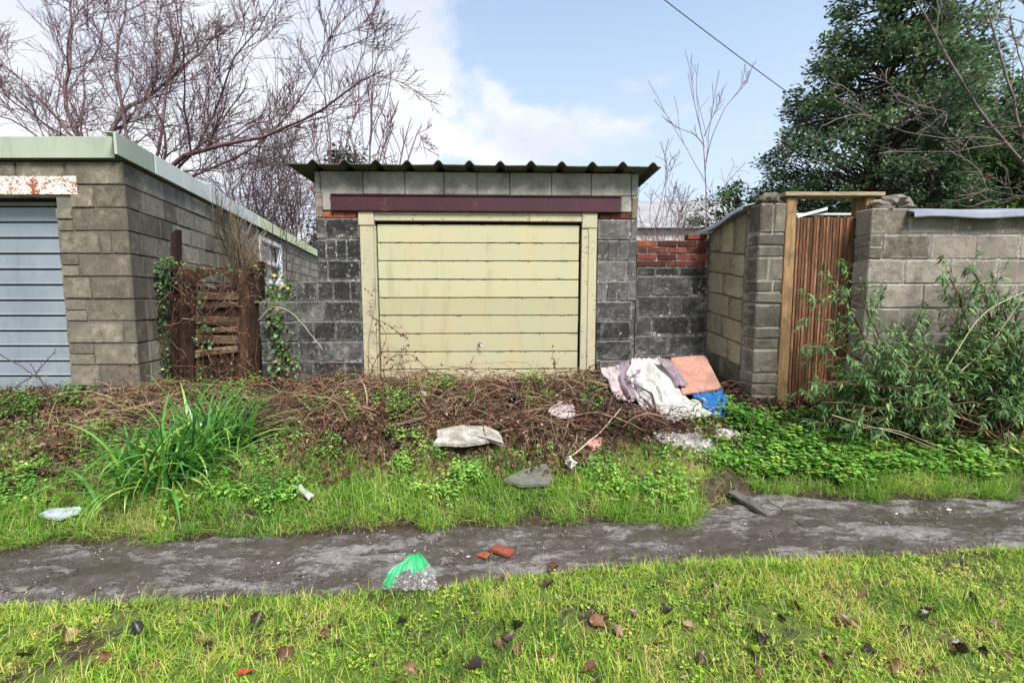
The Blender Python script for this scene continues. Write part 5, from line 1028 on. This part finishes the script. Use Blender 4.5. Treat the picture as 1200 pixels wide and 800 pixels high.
weeds('bank_weeds', 'small scattered green weeds and seedlings growing up through the dead bank', scatter(7500, -5, 2.0, 3.1, 4.9, lambda x, y: np.clip((y - e_far(x) - .5) / .2, 0, 1) * (vn(x + 31, y + 14, .2) > .58)), .05, .20, .032, 'weed_leaf', LF, .45, 7, .22)
weeds('near_clover', 'tiny round leaves among the near grass', scatter(5200, -3.6, 3.6, 1.2, 3, lambda x, y: fgd(x, y) * (vn(x, y + 70, .3) > .45)), .01, .035, .013, 'grass_near', rT, .5, 4)

# gravel on the track
x, y = scatter(32000, -5, 5, 2.0, 3.8, lambda x, y: (y > e_near(x) - .03) * (y < e_far(x) + .03) * (.15 + .85 * (vn(x, y * 2, .3) > .45))); n = len(x)
V, Fc = inst(OCT[0] * [1, .8, .55], OCT[1], onG(x, y, -.004), unit(rvec(n) * [1, 1, .2]), np.array([[0, 0, 1.]]).repeat(n, 0), .0026 + .008 * rng.random(n) ** 4)
props(mesh('gravel', V, Fc, M['pebble'], v=np.repeat(np.clip(rng.beta(1.5, 2.4, n), 0, 1), 6)), 'small stones pressed into the muddy track', 'gravel', kind='stuff')
x, y = scatter(3000, -5, 5, 1.9, 4, lambda x, y: (y > e_near(x) - .08) * (y < e_far(x) + .06)); n = len(x); L_ = leafT(.3, .2, .4); V, Fc = inst(L_[0], L_[1], onG(x, y, .003), unit(rvec(n) * [1, 1, .2]), unit(np.array([0, 0, 1.]) + .4 * rvec(n)), rng.uniform(.006, .022, n))
props(mesh('track_debris', V, Fc, M['litter'], v=np.repeat(rng.uniform(.1, 1, n), 8)), 'crumbs of dead leaf and twig on the muddy track', 'debris', kind='stuff')

# ------------------------------------------------------------------ fallen leaves one by one in the near grass
def leaf_mesh(seed, w):
    r2 = np.random.default_rng(seed); ny, nx_ = 8, 5; V = []; c1, c2, tw = r2.uniform(-1.2, 1.8), r2.uniform(.2, 1.8) , r2.uniform(-1.6, 1.6)
    for j in range(ny):
        t_ = j / (ny - 1); wd = w * math.sin(math.pi * min(.97, t_ * .93 + .05)) ** .75 * (1 + .12 * (-1) ** j)
        for i in range(nx_): s_ = (i / (nx_ - 1) - .5) * 2; V.append((s_ * wd, t_ - .5, .9 * c2 * s_ * s_ * wd + .35 * c1 * (t_ - .5) ** 2 + tw * s_ * wd * (t_ - .5) + r2.normal() * .008))
    f = [(j * nx_ + i, j * nx_ + i + 1, (j + 1) * nx_ + i + 1, (j + 1) * nx_ + i) for j in range(ny - 1) for i in range(nx_ - 1)]
    me = bpy.data.meshes.new('dead_leaf'); me.from_pydata(V, [], f); me.polygons.foreach_set('use_smooth', [True] * len(f)); return me
def dleaf_mat(name, a, b):
    m, t = newmat(name); P = pos(t); r = orand(t); c = mix(t, r, a, b); c = mix(t, thr(t, noise(t, P, 60, 4, .7), .45, .65, 0, .6), c, tuple(q * .35 for q in a)); finish(t, c, .42, noise(t, P, 160, 3, .6), .3, .002, .5, .08); return m
DM = [dleaf_mat('dead_leaf_brown', (.07, .026, .016), (.19, .085, .05)), dleaf_mat('dead_leaf_dark', (.022, .014, .013), (.06, .032, .028)), dleaf_mat('dead_leaf_pale', (.26, .15, .10), (.40, .26, .19)), dleaf_mat('dead_leaf_red', (.22, .03, .012), (.32, .06, .02))]
LM = []
for mi, dm in enumerate(DM):
    for s_ in range(4): me = leaf_mesh(mi * 10 + s_, .28 + .05 * s_); me.materials.append(dm); LM.append((mi, me))
spots = [(235, 758, 2), (290, 795, 3), (243, 763, 1), (378, 748, 0), (388, 738, 0), (397, 758, 1), (590, 735, 0), (602, 740, 1), (597, 752, 1), (588, 762, 0), (607, 768, 0), (632, 770, 0), (647, 775, 0), (720, 747, 2), (701, 733, 0), (742, 723, 0), (670, 702, 0), (648, 671, 0), (592, 683, 2), (642, 692, 1), (930, 716, 1), (915, 728, 1), (838, 690, 2), (845, 697, 0), (857, 718, 1), (808, 740, 2), (770, 757, 0), (782, 722, 1), (786, 738, 1), (880, 740, 0), (885, 752, 1), (882, 768, 0), (925, 772, 1), (960, 772, 2), (968, 778, 0), (990, 732, 0), (1003, 736, 2), (1083, 720, 1), (1090, 728, 1), (1125, 762, 1), (1135, 772, 1), (1118, 768, 0), (1150, 770, 1), (960, 793, 0), (885, 792, 0), (1062, 742, 1), (1180, 773, 0), (830, 720, 0), (820, 775, 1), (30, 770, 1), (65, 742, 2), (78, 748, 2), (120, 776, 0), (160, 742, 1), (470, 735, 1), (480, 788, 0), (430, 760, 2), (520, 770, 0), (545, 745, 0), (555, 788, 1), (690, 790, 0), (735, 775, 2), (1020, 768, 1), (1045, 785, 0), (1095, 792, 2), (1170, 740, 0), (300, 728, 1), (335, 770, 0), (1010, 700, 0), (1140, 705, 1)]
LTXT = {0: 'mid brown fallen leaf lying in the near grass', 1: 'blackish brown fallen leaf lying in the near grass', 2: 'pale tan fallen leaf lying in the near grass', 3: 'bright rust red fallen leaf at the bottom edge of the near grass'}
fallen = {}
for k, (px, py, kd) in enumerate(spots):
    c = gp(px + rng.normal() * 2, py); me = [m_ for q, m_ in LM if q == kd][k % 4]; o = bpy.data.objects.new('fallen_leaf', me); C.objects.link(o); o.location = (c[0], c[1], c[2] + .010 + .018 * rng.random()); s_ = rng.uniform(.038, .075); o.scale = (s_, s_, s_)
    o.rotation_euler = (rng.normal() * .6, rng.normal() * .6, rng.uniform(0, 6.28)); area = ('near the track edge ' if py < 712 else 'half way down the near grass ' if py < 755 else 'at the bottom edge ') + ('at far left' if px < 170 else 'left of the green bag' if px < 430 else 'below the green bag' if px < 530 else 'below the orange brick' if px < 660 else 'below the slate piece' if px < 780 else 'below the plank end' if px < 930 else 'below the tall gate' if px < 1040 else 'at far right')
    tone = {0: 'mid brown', 1: 'blackish', 2: 'pale tan', 3: 'rust red'}[kd]; props(o, f'{tone} fallen leaf {area}', 'leaf', 'fallen leaves on the near grass'); fallen.setdefault((tone, area), []).append((c[0] / c[1], o))

for (tone, area), ls in fallen.items():
    ls.sort(key=lambda q: q[0]); n = len(ls)
    if n > 1:
        for i, (_, o) in enumerate(ls): o['label'] = ({0: 'leftmost', n - 1: 'rightmost'}.get(i) or ('middle' if n == 3 else ('second', 'third', 'fourth', 'fifth')[i - 1])) + f' {tone} fallen leaf {area}'

# ------------------------------------------------------------------ rubbish
def hp(x, y, dz=.06):
    p_ = gp(x, y, dz); return p_ if p_[1] < 4.9 else at(x, y, 4.9)
def drape(name, label, cat, L, Rr, nu, nv, folds, amp, mat, seed, thick=.004, edge=.012, lift=.015):
    """L, Rr: left and right edges as world polylines running down the cloth"""
    r2 = np.random.default_rng(seed); A_, B_ = resample(L, nv), resample(Rr, nv); V = np.zeros((nv, nu, 3)); s = np.linspace(0, 1, nu)
    ph = r2.uniform(0, 6.28, 6); fr_ = folds * r2.uniform(.5, 1.6, 6)
    for j in range(nv):
        t_ = j / (nv - 1); w = s + .02 * math.sin(5 * t_ + ph[0]); q = A_[j][None] * (1 - w[:, None]) + B_[j][None] * w[:, None]
        hgt = sum((1 - 1.6 * np.abs(np.sin(fr_[i] * s * 2.6 + ph[i] + .8 * np.sin(1.7 * t_ + ph[i]))) ** 1.4) * (1 - .15 * i) for i in range(6)) / 2.6
        q[:, 2] = np.maximum(q[:, 2], surf(q[:, 0], q[:, 1]) + .01)
        q[:, 2] += amp * (hgt + .5) * (.35 + .65 * t_) + lift + .3 * amp * np.sin(9 * t_ + 4 * s + ph[1]) + .55 * amp * (vn(s * 3 + seed, s * 0 + t_ * 2, .13) - .5) + .3 * amp * (vn(s * 5 + seed, s * 0 + t_ * 4, .09) - .5); q[:, 1] -= amp * .7 * hgt; q[:, :2] += edge * math.sin(j * .55 + ph[2]) * np.array([1, .4]) * .8
        V[j] = q
    ii_ = (np.arange(nv - 1)[:, None] * nu + np.arange(nu - 1)[None]).ravel(); Fq = np.stack([ii_, ii_ + nu, ii_ + nu + 1, ii_ + 1], 1)
    o = mesh(name, V.reshape(-1, 3), Fq, mat, smooth=True); md = o.modifiers.new('thickness', 'SOLIDIFY'); md.thickness = thick; md.offset = 0; return props(o, label, cat)
drape('white_cloth', 'long damp white sheet spilling down the rubbish heap by the wall', 'cloth', [hp(741, 424, .2), hp(733, 440, .17), hp(752, 470, .12), hp(788, 497, .06)], [hp(772, 420, .2), hp(790, 445, .18), hp(806, 470, .12), hp(838, 492, .08)], 46, 40, 3.4, .040, M['white_cloth'], 3)
drape('pale_cloth', 'cream stained cloth end lying lowest beside the blue plastic', 'cloth', [hp(792, 474, .10), hp(796, 484, .07), hp(806, 495, .04)], [hp(822, 468, .12), hp(838, 476, .08), hp(846, 489, .05)], 26, 18, 3, .028, M['cream_cloth'], 4)
drape('mauve_cloth', 'crumpled mauve cloth on the left shoulder of the rubbish heap', 'cloth', [hp(722, 428, .19), hp(724, 445, .16), hp(734, 472, .10)], [hp(752, 423, .19), hp(748, 445, .16), hp(756, 472, .1)], 26, 22, 4, .035, M['mauve_cloth'], 5)
drape('pink_sheet', 'pale pink folded sheet at the far left of the rubbish heap', 'cloth', [hp(703, 434, .17), hp(712, 450, .14), hp(722, 470, .09)], [hp(726, 429, .18), hp(729, 450, .14), hp(741, 476, .08)], 26, 22, 2.2, .022, M['pink_cloth'], 6)
drape('striped_garment', 'grey mauve garment lying between white sheet and pink board', 'garment', [hp(769, 422, .22), hp(782, 438, .20), hp(793, 457, .17)], [hp(786, 424, .22), hp(796, 440, .2), hp(807, 454, .17)], 20, 20, 3, .030, M['mauve_cloth'], 8)
drape('torn_white_sheet', 'smaller white cloth flap left of the long sheet', 'cloth', [hp(740, 446, .18), hp(740, 462, .12), hp(752, 484, .06)], [hp(764, 440, .19), hp(776, 462, .13), hp(790, 486, .07)], 26, 20, 2.2, .03, M['white_cloth'], 9)
# pink board with one round corner
A_, B_, C_, D_ = hp(786, 422, .17), hp(826, 419, .16), hp(846, 458, .15), hp(800, 465, .15)
out = [A_, A_ * .12 + B_ * .88, A_ * .03 + B_ * .95 + C_ * .02, B_ * .88 + C_ * .12, C_ * .96 + B_ * .04, C_ * .9 + D_ * .1, D_]; nrm = unit(np.cross(D_ - A_, B_ - A_)); nrm = nrm if nrm[2] > 0 else -nrm
V = np.array(out + [p_ - nrm * .018 for p_ in out]) + np.array([0, 0, .03]); n = len(out); fc = [tuple(range(n))[::-1], tuple(range(n, 2 * n))] + [(i, (i + 1) % n, (i + 1) % n + n, i + n) for i in range(n)]
props(mesh('pink_board', V, fc, M['pink_board']), 'pinkish brown wooden board leaning at the top right of the heap', 'board')
# blue plastic sheet crumpled
drape('blue_plastic', 'crumpled bright blue plastic sheet at the right end of the heap', 'plastic sheet', [hp(806, 464, .12), hp(824, 476, .10), hp(833, 491, .06)], [hp(843, 456, .13), hp(851, 472, .1), hp(850, 492, .05)], 34, 30, 6, .028, M['blue_bag'], 12, edge=.02)
blob('cardboard_scrap', hp(822, 461, .13), (.04, .03, .02), plain_mat('orange_tan_scrap', (.5, .28, .12), (.6, .36, .18)), 5, None, 2, .4); props(bpy.data.objects['cardboard_scrap'], 'small orange tan scrap between pink board and blue plastic', 'scrap')
def slab(name, label, cat, pix, Y, th, mat, rough=.01, seed=0, tiltz=0.0):
    """irregular flat piece: outline on the bank surface, real thickness, uneven top"""
    r2 = np.random.default_rng(seed); pts = np.array([gp(q[0], q[1], tiltz) for q in pix]); c = pts.mean(0)
    ring = []
    for i in range(len(pts)):
        a_, b_ = pts[i], pts[(i + 1) % len(pts)]; ring += [a_, a_ * .5 + b_ * .5 + r2.normal(size=3) * rough * [1, 1, .3]]
    ring = np.array(ring); n = len(ring); inner = c + (ring - c) * .6 + r2.normal(size=ring.shape) * rough * .6 + [0, 0, th * .5]
    ctr = c + [0, 0, th * .55]; V = np.vstack([ring - [0, 0, th * .5], ring + [0, 0, th * .3], inner, ctr[None]]); fc = []
    for i in range(n):
        j = (i + 1) % n; fc += [(i, j, j + n, i + n), (i + n, j + n, j + 2 * n, i + 2 * n), (i + 2 * n, j + 2 * n, 3 * n)]
    fc.append(tuple(range(n))[::-1]); return props(mesh(name, V, fc, mat), label, cat)
M['sack'] = plain_mat('weathered_grey_sacking', (.20, .18, .15), (.47, .44, .40), 12, .9, .9, bdist=.02)
slab('grey_sack', 'long flat grey weathered board or sack lying mid bank under the door', 'sack', [(508, 520, -.05), (512, 505, .15), (540, 499, .2), (568, 500, .2), (588, 513, .05), (591, 521, 0), (575, 516, 0), (545, 521, -.05)], 3.85, .035, M['sack'], .012, 3, .15)
slab('slate_piece', 'broken grey slate lying in the grass below the grey sack', 'slate', [(590, 563), (612, 551), (640, 543), (648, 560), (644, 567), (612, 569)], None, .025, M['slate'], .008, 4, .06)
slab('orange_brick', 'flat orange brick fragment on the middle of the track', 'brick', [(573, 643), (583, 638), (603, 645), (598, 652)], None, .022, M['brick_bright'], .003, 5, .018)
slab('brick_crumb', 'worn brick stain of crumbled orange on the track left of the fragment', 'brick', [(558, 650), (566, 646), (574, 648), (570, 654)], None, .006, M['brick_bright'], .003, 6, .004)
slab('flint_shard', 'pale flat stone at the far left edge of the track', 'stone', [(45, 603), (60, 596), (92, 594), (94, 600), (70, 608)], None, .02, M['lead'], .01, 7, .05)
props(bpy.data.objects['flint_shard'], 'pale bluish plastic scrap in the verge at far left', 'scrap'); bpy.data.objects['flint_shard'].name = 'plastic_scrap'
slab('white_scrap', 'white plastic scrap in the grass right of the strap leaved clump', 'scrap', [(345, 572), (350, 563), (368, 580), (362, 586)], None, .012, M['white_cloth'], .008, 8, .07)
slab('clay_shard', 'dull pink clay shard lying in the brambles left of the rubble', 'shard', [(686, 521), (692, 514), (706, 513), (704, 522), (694, 525)], None, .03, plain_mat('pink_clay', (.34, .15, .11), (.46, .24, .19)), .006, 9, .07)
slab('paper_scrap', 'crumpled pale paper in the brambles right of the door middle', 'paper', [(642, 482), (655, 470), (672, 475), (673, 487), (655, 489)], None, .02, M['pink_cloth'], .02, 10, .12)
slab('foil_scrap', 'bluish white scrap at the top edge of the verge grass', 'scrap', [(662, 540), (668, 534), (676, 542), (670, 550)], None, .015, M['white_cloth'], .01, 11, .07)
for k, (x, y, s_, lab) in enumerate(((496, 472, .045, 'upright white crumpled bag in the brambles under the door'), (483, 506, .05, 'grey white crumpled bag left of the grey sack'))):
    c = gp(x, y); o = blob('crumpled_bag', c + [0, 0, .07], (s_, s_ * .8, s_ * (1.7 if k == 0 else .9)), M['pink_cloth'] if k else M['white_cloth'], 20 + k, None, 3, .75, 2.4, ridg=True); props(o, lab, 'bag')
# plaster rubble right of the heap
x, y = (lambda n: (rng.normal(RB[0], .14, n), rng.normal(RB[1], .06, n)))(1700); x2, y2 = (lambda n: (rng.normal(RC[0], .06, n), rng.normal(RC[1], .04, n)))(260); x, y = np.r_[x, x2], np.r_[y, y2]; n = len(x)
V, Fc = inst(OCT[0] * [1, .7, .5], OCT[1], onG(x, y, .03), rvec(n), rvec(n), .007 + .026 * rng.random(n) ** 2); props(mesh('plaster_rubble', V, Fc, M['plaster_bit'], v=np.repeat(rng.random(n), 6)), 'pale grey crumbled plaster spread below the white sheet', 'rubble', kind='stuff')
for k, (x, y, s_, lab) in enumerate(((795, 525, .05, 'large plaster lump in the middle of the pale rubble'), (815, 522, .045, 'plaster lump at the upper right of the pale rubble'), (780, 540, .045, 'plaster lump at the lowest edge of the pale rubble'), (855, 515, .035, 'grey lump apart from the rubble beside the pier weeds'), (898, 500, .06, 'dark grey stone at the foot of the pier'))):
    o = blob('rubble_lump', gp(x, y) + [0, 0, .015], (s_ * 1.3, s_, s_ * .6), M['rubble'] if k < 4 else M['slate'], 70 + k, None, 2, .5, ridg=True, smooth=False); props(o, lab, 'rubble')
# planks and sticks
def bar(name, label, p, q, w, th, mat, cat='plank', up=(0, 0, 1)):
    p, q = np.array(p), np.array(q); d = unit(q - p); s_ = unit(np.cross(d, up)); u_ = np.cross(s_, d); K = [p - s_ * w - u_ * th, q - s_ * w * .8 - u_ * th, q + s_ * w * .8 - u_ * th, p + s_ * w - u_ * th, p - s_ * w + u_ * th, q - s_ * w * .8 + u_ * th, q + s_ * w * .8 + u_ * th, p + s_ * w + u_ * th]
    K = [K[0], K[3], K[2], K[1], K[4], K[7], K[6], K[5]]; return props(hexa(name, K, mat, None, .004, .004, share=False), label, cat)
bar('plank', 'wet grey plank end sticking out of the verge onto the track', gp(858, 576, .05), gp(903, 604, .02), .045, .014, M['wet_plank'])
bar('lath', 'grey splintered lath standing in the twigs left of the white sheet', gp(708, 500, .05) , gp(714, 500, .05) + [.05, .12, .26], .016, .006, M['rot_slat'], 'stick', (0, 1, 0))
def stick(name, label, pts, r, mat, cat='stick', side=6, tw=0):
    q = np.array([resample(pts, 14)]); q[:, 1:-1] += rng.normal(size=q[:, 1:-1].shape) * r * .5; ps = [tubes(q, np.linspace(r, r * .55, 14)[None], side)]
    if tw: g_ = grow(q, np.full((1, 14), r * .5), tw, .3, .6, .1, .15, 6, rmin=r * .2); ps.append(tubes(g_[0], g_[1], 4))
    return props(batch(name, ps, mat), label, cat)
stick('log', 'thick brown branch slanting from the brambles up to the rubbish heap', [at(612, 462, 4.6), at(650, 452, 4.65), at(685, 440, 4.72), at(716, 430, 4.85)], .026, M['stick'], 'branch', 8, 3)
stick('stick', 'thin brown stick lying on the twig heap below the log', [at(640, 470, 4.45), at(690, 452, 4.55), at(738, 438, 4.66)], .008, M['stick'])
stick('stick', 'pale stick crossing the twigs at the left foot of the heap', [gp(668, 535, .07), gp(700, 510, .12), gp(728, 478, .2)], .006, M['pale_stick'])
stick('stick', 'light stick lying along the top of the verge grass', [gp(668, 542, .06), gp(700, 543, .08), gp(728, 544, .05)], .008, M['pale_stick'])
stick('stick', 'thin dark stick running from the plank end onto the track', [gp(898, 585, .03), gp(918, 598, .012), gp(945, 620, .008)], .0045, M['bark_dark'])
stick('stick', 'short black stick on the track left of the green bag', [gp(445, 646, .01), gp(462, 646, .012), gp(468, 646, .008)], .004, M['bark_dark'])
stick('twig', 'tiny black twig lying flat on the left part of the track', [gp(350, 674, .008), gp(362, 672, .008)], .004, M['bark_dark'])
stick('arching_stem', 'pale arching dead stem in front of the low dark wall', [at(303, 375, 4.9), at(318, 358, 4.86), at(338, 362, 4.82), at(360, 385, 4.78), at(378, 410, 4.75)], .005, M['pale_stick'], 'stem')
for k, (pts, lab) in enumerate(([([(433, 455), (431, 400), (437, 372), (441, 345), (440, 342)], 'bramble stem climbing beside the left door jamb'), ([(430, 455), (438, 425), (455, 395), (445, 378), (436, 372)], 'bramble stem arching across the foot of the left jamb'), ([(455, 455), (448, 430), (460, 416), (485, 415), (500, 432), (505, 440)], 'bramble stem looping low across the bottom door boards'), ([(437, 372), (455, 380), (468, 390), (478, 397)], 'bramble tip reaching right over the sixth door board'), ([(530, 462), (545, 440), (552, 425), (556, 416)], 'leafy bramble shoot rising at the bottom centre of the door'), ([(548, 450), (575, 438), (588, 440), (592, 452)], 'small arched bramble below the lock handle'), ([(655, 455), (650, 430), (647, 408)], 'upright thin stem before the right end of the door'), ([(660, 452), (672, 444), (684, 440), (690, 432)], 'slanting bramble stem by the right door jamb')])):
    P3 = [at(x, y, 4.93 - .02 * (i % 2)) for i, (x, y) in enumerate(pts)]; root = thing('bramble', lab, 'bramble', P3[0]); q = np.array([resample(P3, 16)]); g_ = grow(q, np.full((1, 16), .003), 5, .22, .7, .05, .15, 6, rmin=.0016)
    batch('stem', [tubes(q, np.linspace(.0045, .0025, 16)[None], 5), tubes(g_[0], g_[1], 4)], M['stick'], root); n = 34; src = np.vstack([q[0], g_[0].reshape(-1, 3)]); p = src[rng.integers(3, len(src), n)] + rvec(n) * .012; L_ = leafT(.36, .12, .3)
    V, Fc = inst(L_[0], L_[1], p, unit(rvec(n) + [0, -.2, -.3]), unit(np.array([0, -1., .4]) + .5 * rvec(n)), rng.uniform(.012, .03, n)); mesh('leaves', V, Fc, M['red_leaf'], root, v=np.repeat(rng.random(n), 8))['kind'] = 'stuff'
for k, (pts, lab) in enumerate(([([(0, 415), (30, 432), (60, 455), (72, 468)], 'long bare bramble crossing the foot of the blue door'), ([(10, 458), (40, 440), (62, 415), (66, 408)], 'upright bare bramble before the right edge of the blue door'), ([(60, 470), (48, 445), (35, 425)], 'short bare bramble leaning left before the blue door')])):
    P3 = [at(x, y, 4.35) for x, y in pts]; stick('bare_bramble', lab, P3, .005, M['bark_dark'], 'bramble', 5, 5)
# white stones and chips on the track
wt = ['white chip on the track left of the green bag', 'small white stone between the green bag and the orange brick', 'larger white stone on the track just right of the plank', 'white stone further right along the far edge of the track', 'flat white stone under the drooping grass at the right', 'long white stone at the near edge of the track far right', 'small white chip on the near edge below the plank', 'little white stone on the track below the plank']
for k, ((x, y, s_), lab) in enumerate(zip(((326, 660, .012), (549, 652, .010), (873, 615, .018), (1050, 602, .016), (1112, 597, .016), (1172, 643, .024), (836, 659, .010), (820, 646, .010)), wt)):
    o = blob('white_stone', gp(x, y) + [0, 0, .003], (s_ * 1.2, s_ * .8, s_ * .5), M['white_stone'], 90 + k, None, 2, .8, ridg=True, smooth=False); props(o, lab, 'stone')
# fist-sized stones half sunk in the track
for k, (x, y, s_, lab) in enumerate(((75, 668, .05, 'flat grey brown stone sunk in the far left of the track'), (20, 690, .05, 'pale flat stone sunk at the left edge of the track'), (628, 700, .03, 'brown stone at the near edge of the track right of the green bag'), (245, 638, .03, 'reddish stone tucked under the verge grass at the left'), (286, 640, .03, 'pinkish stone at the far edge of the track under the grass'))):
    o = blob('sunken_stone', gp(x, y) - [0, 0, .004], (s_ * 1.3, s_ * .7, s_ * .3), M['slate'] if k < 3 else M['brick'], 110 + k, None, 2, .7, ridg=True); props(o, lab, 'stone')
# clear plastic bag with green print
m, t = newmat('clear_film'); P = pos(t); n_ = noise(t, P, 30, 5, .7); gm = nd(t, 'ShaderNodeAttribute', attribute_name='v').outputs['Fac']
gmm = thr(t, mth(t, 'ADD', gm, mth(t, 'MULTIPLY', mth(t, 'SUBTRACT', noise(t, P, 19, 5, .65), .5), 2.0)), .50, .55)
col = mix(t, gmm, (.52, .50, .49), (.03, .32, .12)); bmp = nd(t, 'ShaderNodeBump', {'Strength': .8, 'Distance': .008, 'Height': n_}).outputs[0]
pf = nd(t, 'ShaderNodeBsdfPrincipled', {'Base Color': col, 'Roughness': .18, 'Normal': bmp, 'Specular IOR Level': .7}); tp_ = nd(t, 'ShaderNodeBsdfTransparent', {'Color': (.92, .92, .92)})
fac = mth(t, 'MAXIMUM', gmm, thr(t, noise(t, P, 30, 3, .5, 2.5), .52, .66, .10, .70)); ms = nd(t, 'ShaderNodeMixShader', {0: fac, 1: tp_.outputs[0], 2: pf.outputs[0]}); nd(t, 'ShaderNodeOutputMaterial', {0: ms.outputs[0]}); M['film'] = m
Lp = [gp(482, 650, .10), gp(468, 662, .07), gp(452, 676, .035), gp(444, 695, .008)]; Rp = [gp(492, 650, .10), gp(502, 660, .09), gp(510, 672, .07), gp(511, 694, .01)]
o = drape('plastic_bag', 'crumpled clear plastic bag with bright green print lying on the track', 'plastic bag', Lp, Rp, 44, 34, 5, .016, M['film'], 21, thick=.0006, edge=.004, lift=.006)
me = o.data; vv = np.zeros(44 * 34).reshape(34, 44); s_ = np.linspace(0, 1, 44)[None]; tt_ = np.linspace(0, 1, 34)[:, None]; vv = .92 - .85 * tt_ + .55 * np.maximum(0, .3 - s_) * 2 * (tt_ > .25) + 0 * s_
me.attributes.new('v', 'FLOAT', 'POINT').data.foreach_set('value', vv.astype(np.float32).ravel())
# taller reddish sprays standing up out of the heap against the door and wall
for k, (cxp, cyp, n_, h_, lab) in enumerate(((462, 455, 46, .42, 'tall reddish bramble spray massed against the left door jamb'), (395, 465, 30, .30, 'reddish bramble spray before the dark blocks left of the door'), (585, 462, 26, .20, 'low bramble spray at the foot of the door under the lock'), (560, 470, 22, .18, 'low reddish spray in the heap below the door middle'), (150, 470, 26, .28, 'brown spray at the corner of the left garage'), (330, 475, 26, .30, 'brown spray in front of the low dark wall'))):
    b_ = at(cxp, cyp, 4.86 if cxp > 200 else 4.45); b_[2] = surf(b_[0], b_[1]); root = thing('bramble_spray', lab, 'bramble', b_); K = 9
    az = rng.uniform(-.4, np.pi + .4, n_); d = unit(np.stack([np.cos(az) * .8, -.25 + .15 * rng.normal(size=n_), rng.uniform(.4, 1.5, n_)], 1)); P = np.zeros((n_, K, 3)); P[:, 0] = b_ + rng.normal(size=(n_, 3)) * [.16, .03, .0]; L = h_ * rng.uniform(.6, 1.5, n_)
    for j in range(1, K): d = unit(d + .15 * rng.normal(size=(n_, 3)) + np.array([0, 0, -.28])); P[:, j] = P[:, j - 1] + d * (L / (K - 1) * 1.5)[:, None]; P[:, j, 1] = np.minimum(P[:, j, 1], 5.0); P[:, j, 2] = np.maximum(P[:, j, 2], surf(P[:, j, 0], P[:, j, 1]))
    V, Q = tubes(P, rng.uniform(.0015, .0035, n_)[:, None] * np.linspace(1, .5, K)[None], 4); mesh('stem', V, Q, M['dead_stem'], root, v=np.repeat(rng.uniform(.2, .8, n_), K * 4), smooth=True)['kind'] = 'stuff'
    m_ = n_ * 9; p = P[rng.integers(0, n_, m_), rng.integers(2, K, m_)] + rvec(m_) * .015; L_ = leafT(.36, .12, .3); V, Fc = inst(L_[0], L_[1], p, unit(rvec(m_) + [0, -.2, -.3]), unit(np.array([0, -1., .4]) + .5 * rvec(m_)), rng.uniform(.012, .032, m_)); mesh('leaves', V, Fc, M['red_leaf'], root, v=np.repeat(rng.random(m_), 8))['kind'] = 'stuff'

M['black_plastic'] = plain_mat('black_plastic', (.008, .008, .009), (.02, .02, .022), 9, .3, 1.0, .5, bdist=.04)
props(blob('black_bag', gp(598, 468, .08), (.10, .08, .05), M['black_plastic'], 33, None, 4, .7, 1.8, ridg=True), 'torn black plastic bag half buried in the heap right of the door middle', 'bag')
# a few weathered offcuts in the heap
bar('offcut', 'splintered brown offcut lying across the heap left of the grey sack', gp(455, 500, .10), gp(500, 488, .14), .022, .010, M['rot_slat'])
bar('offcut', 'grey offcut in the twigs just left of the white sheet', gp(680, 468, .12), gp(712, 478, .10), .02, .010, M['wet_plank'])
bar('offcut', 'short pink-grey brick-coloured offcut at the head of the twig heap', gp(690, 446, .14), gp(712, 452, .13), .018, .012, M['pink_board'])
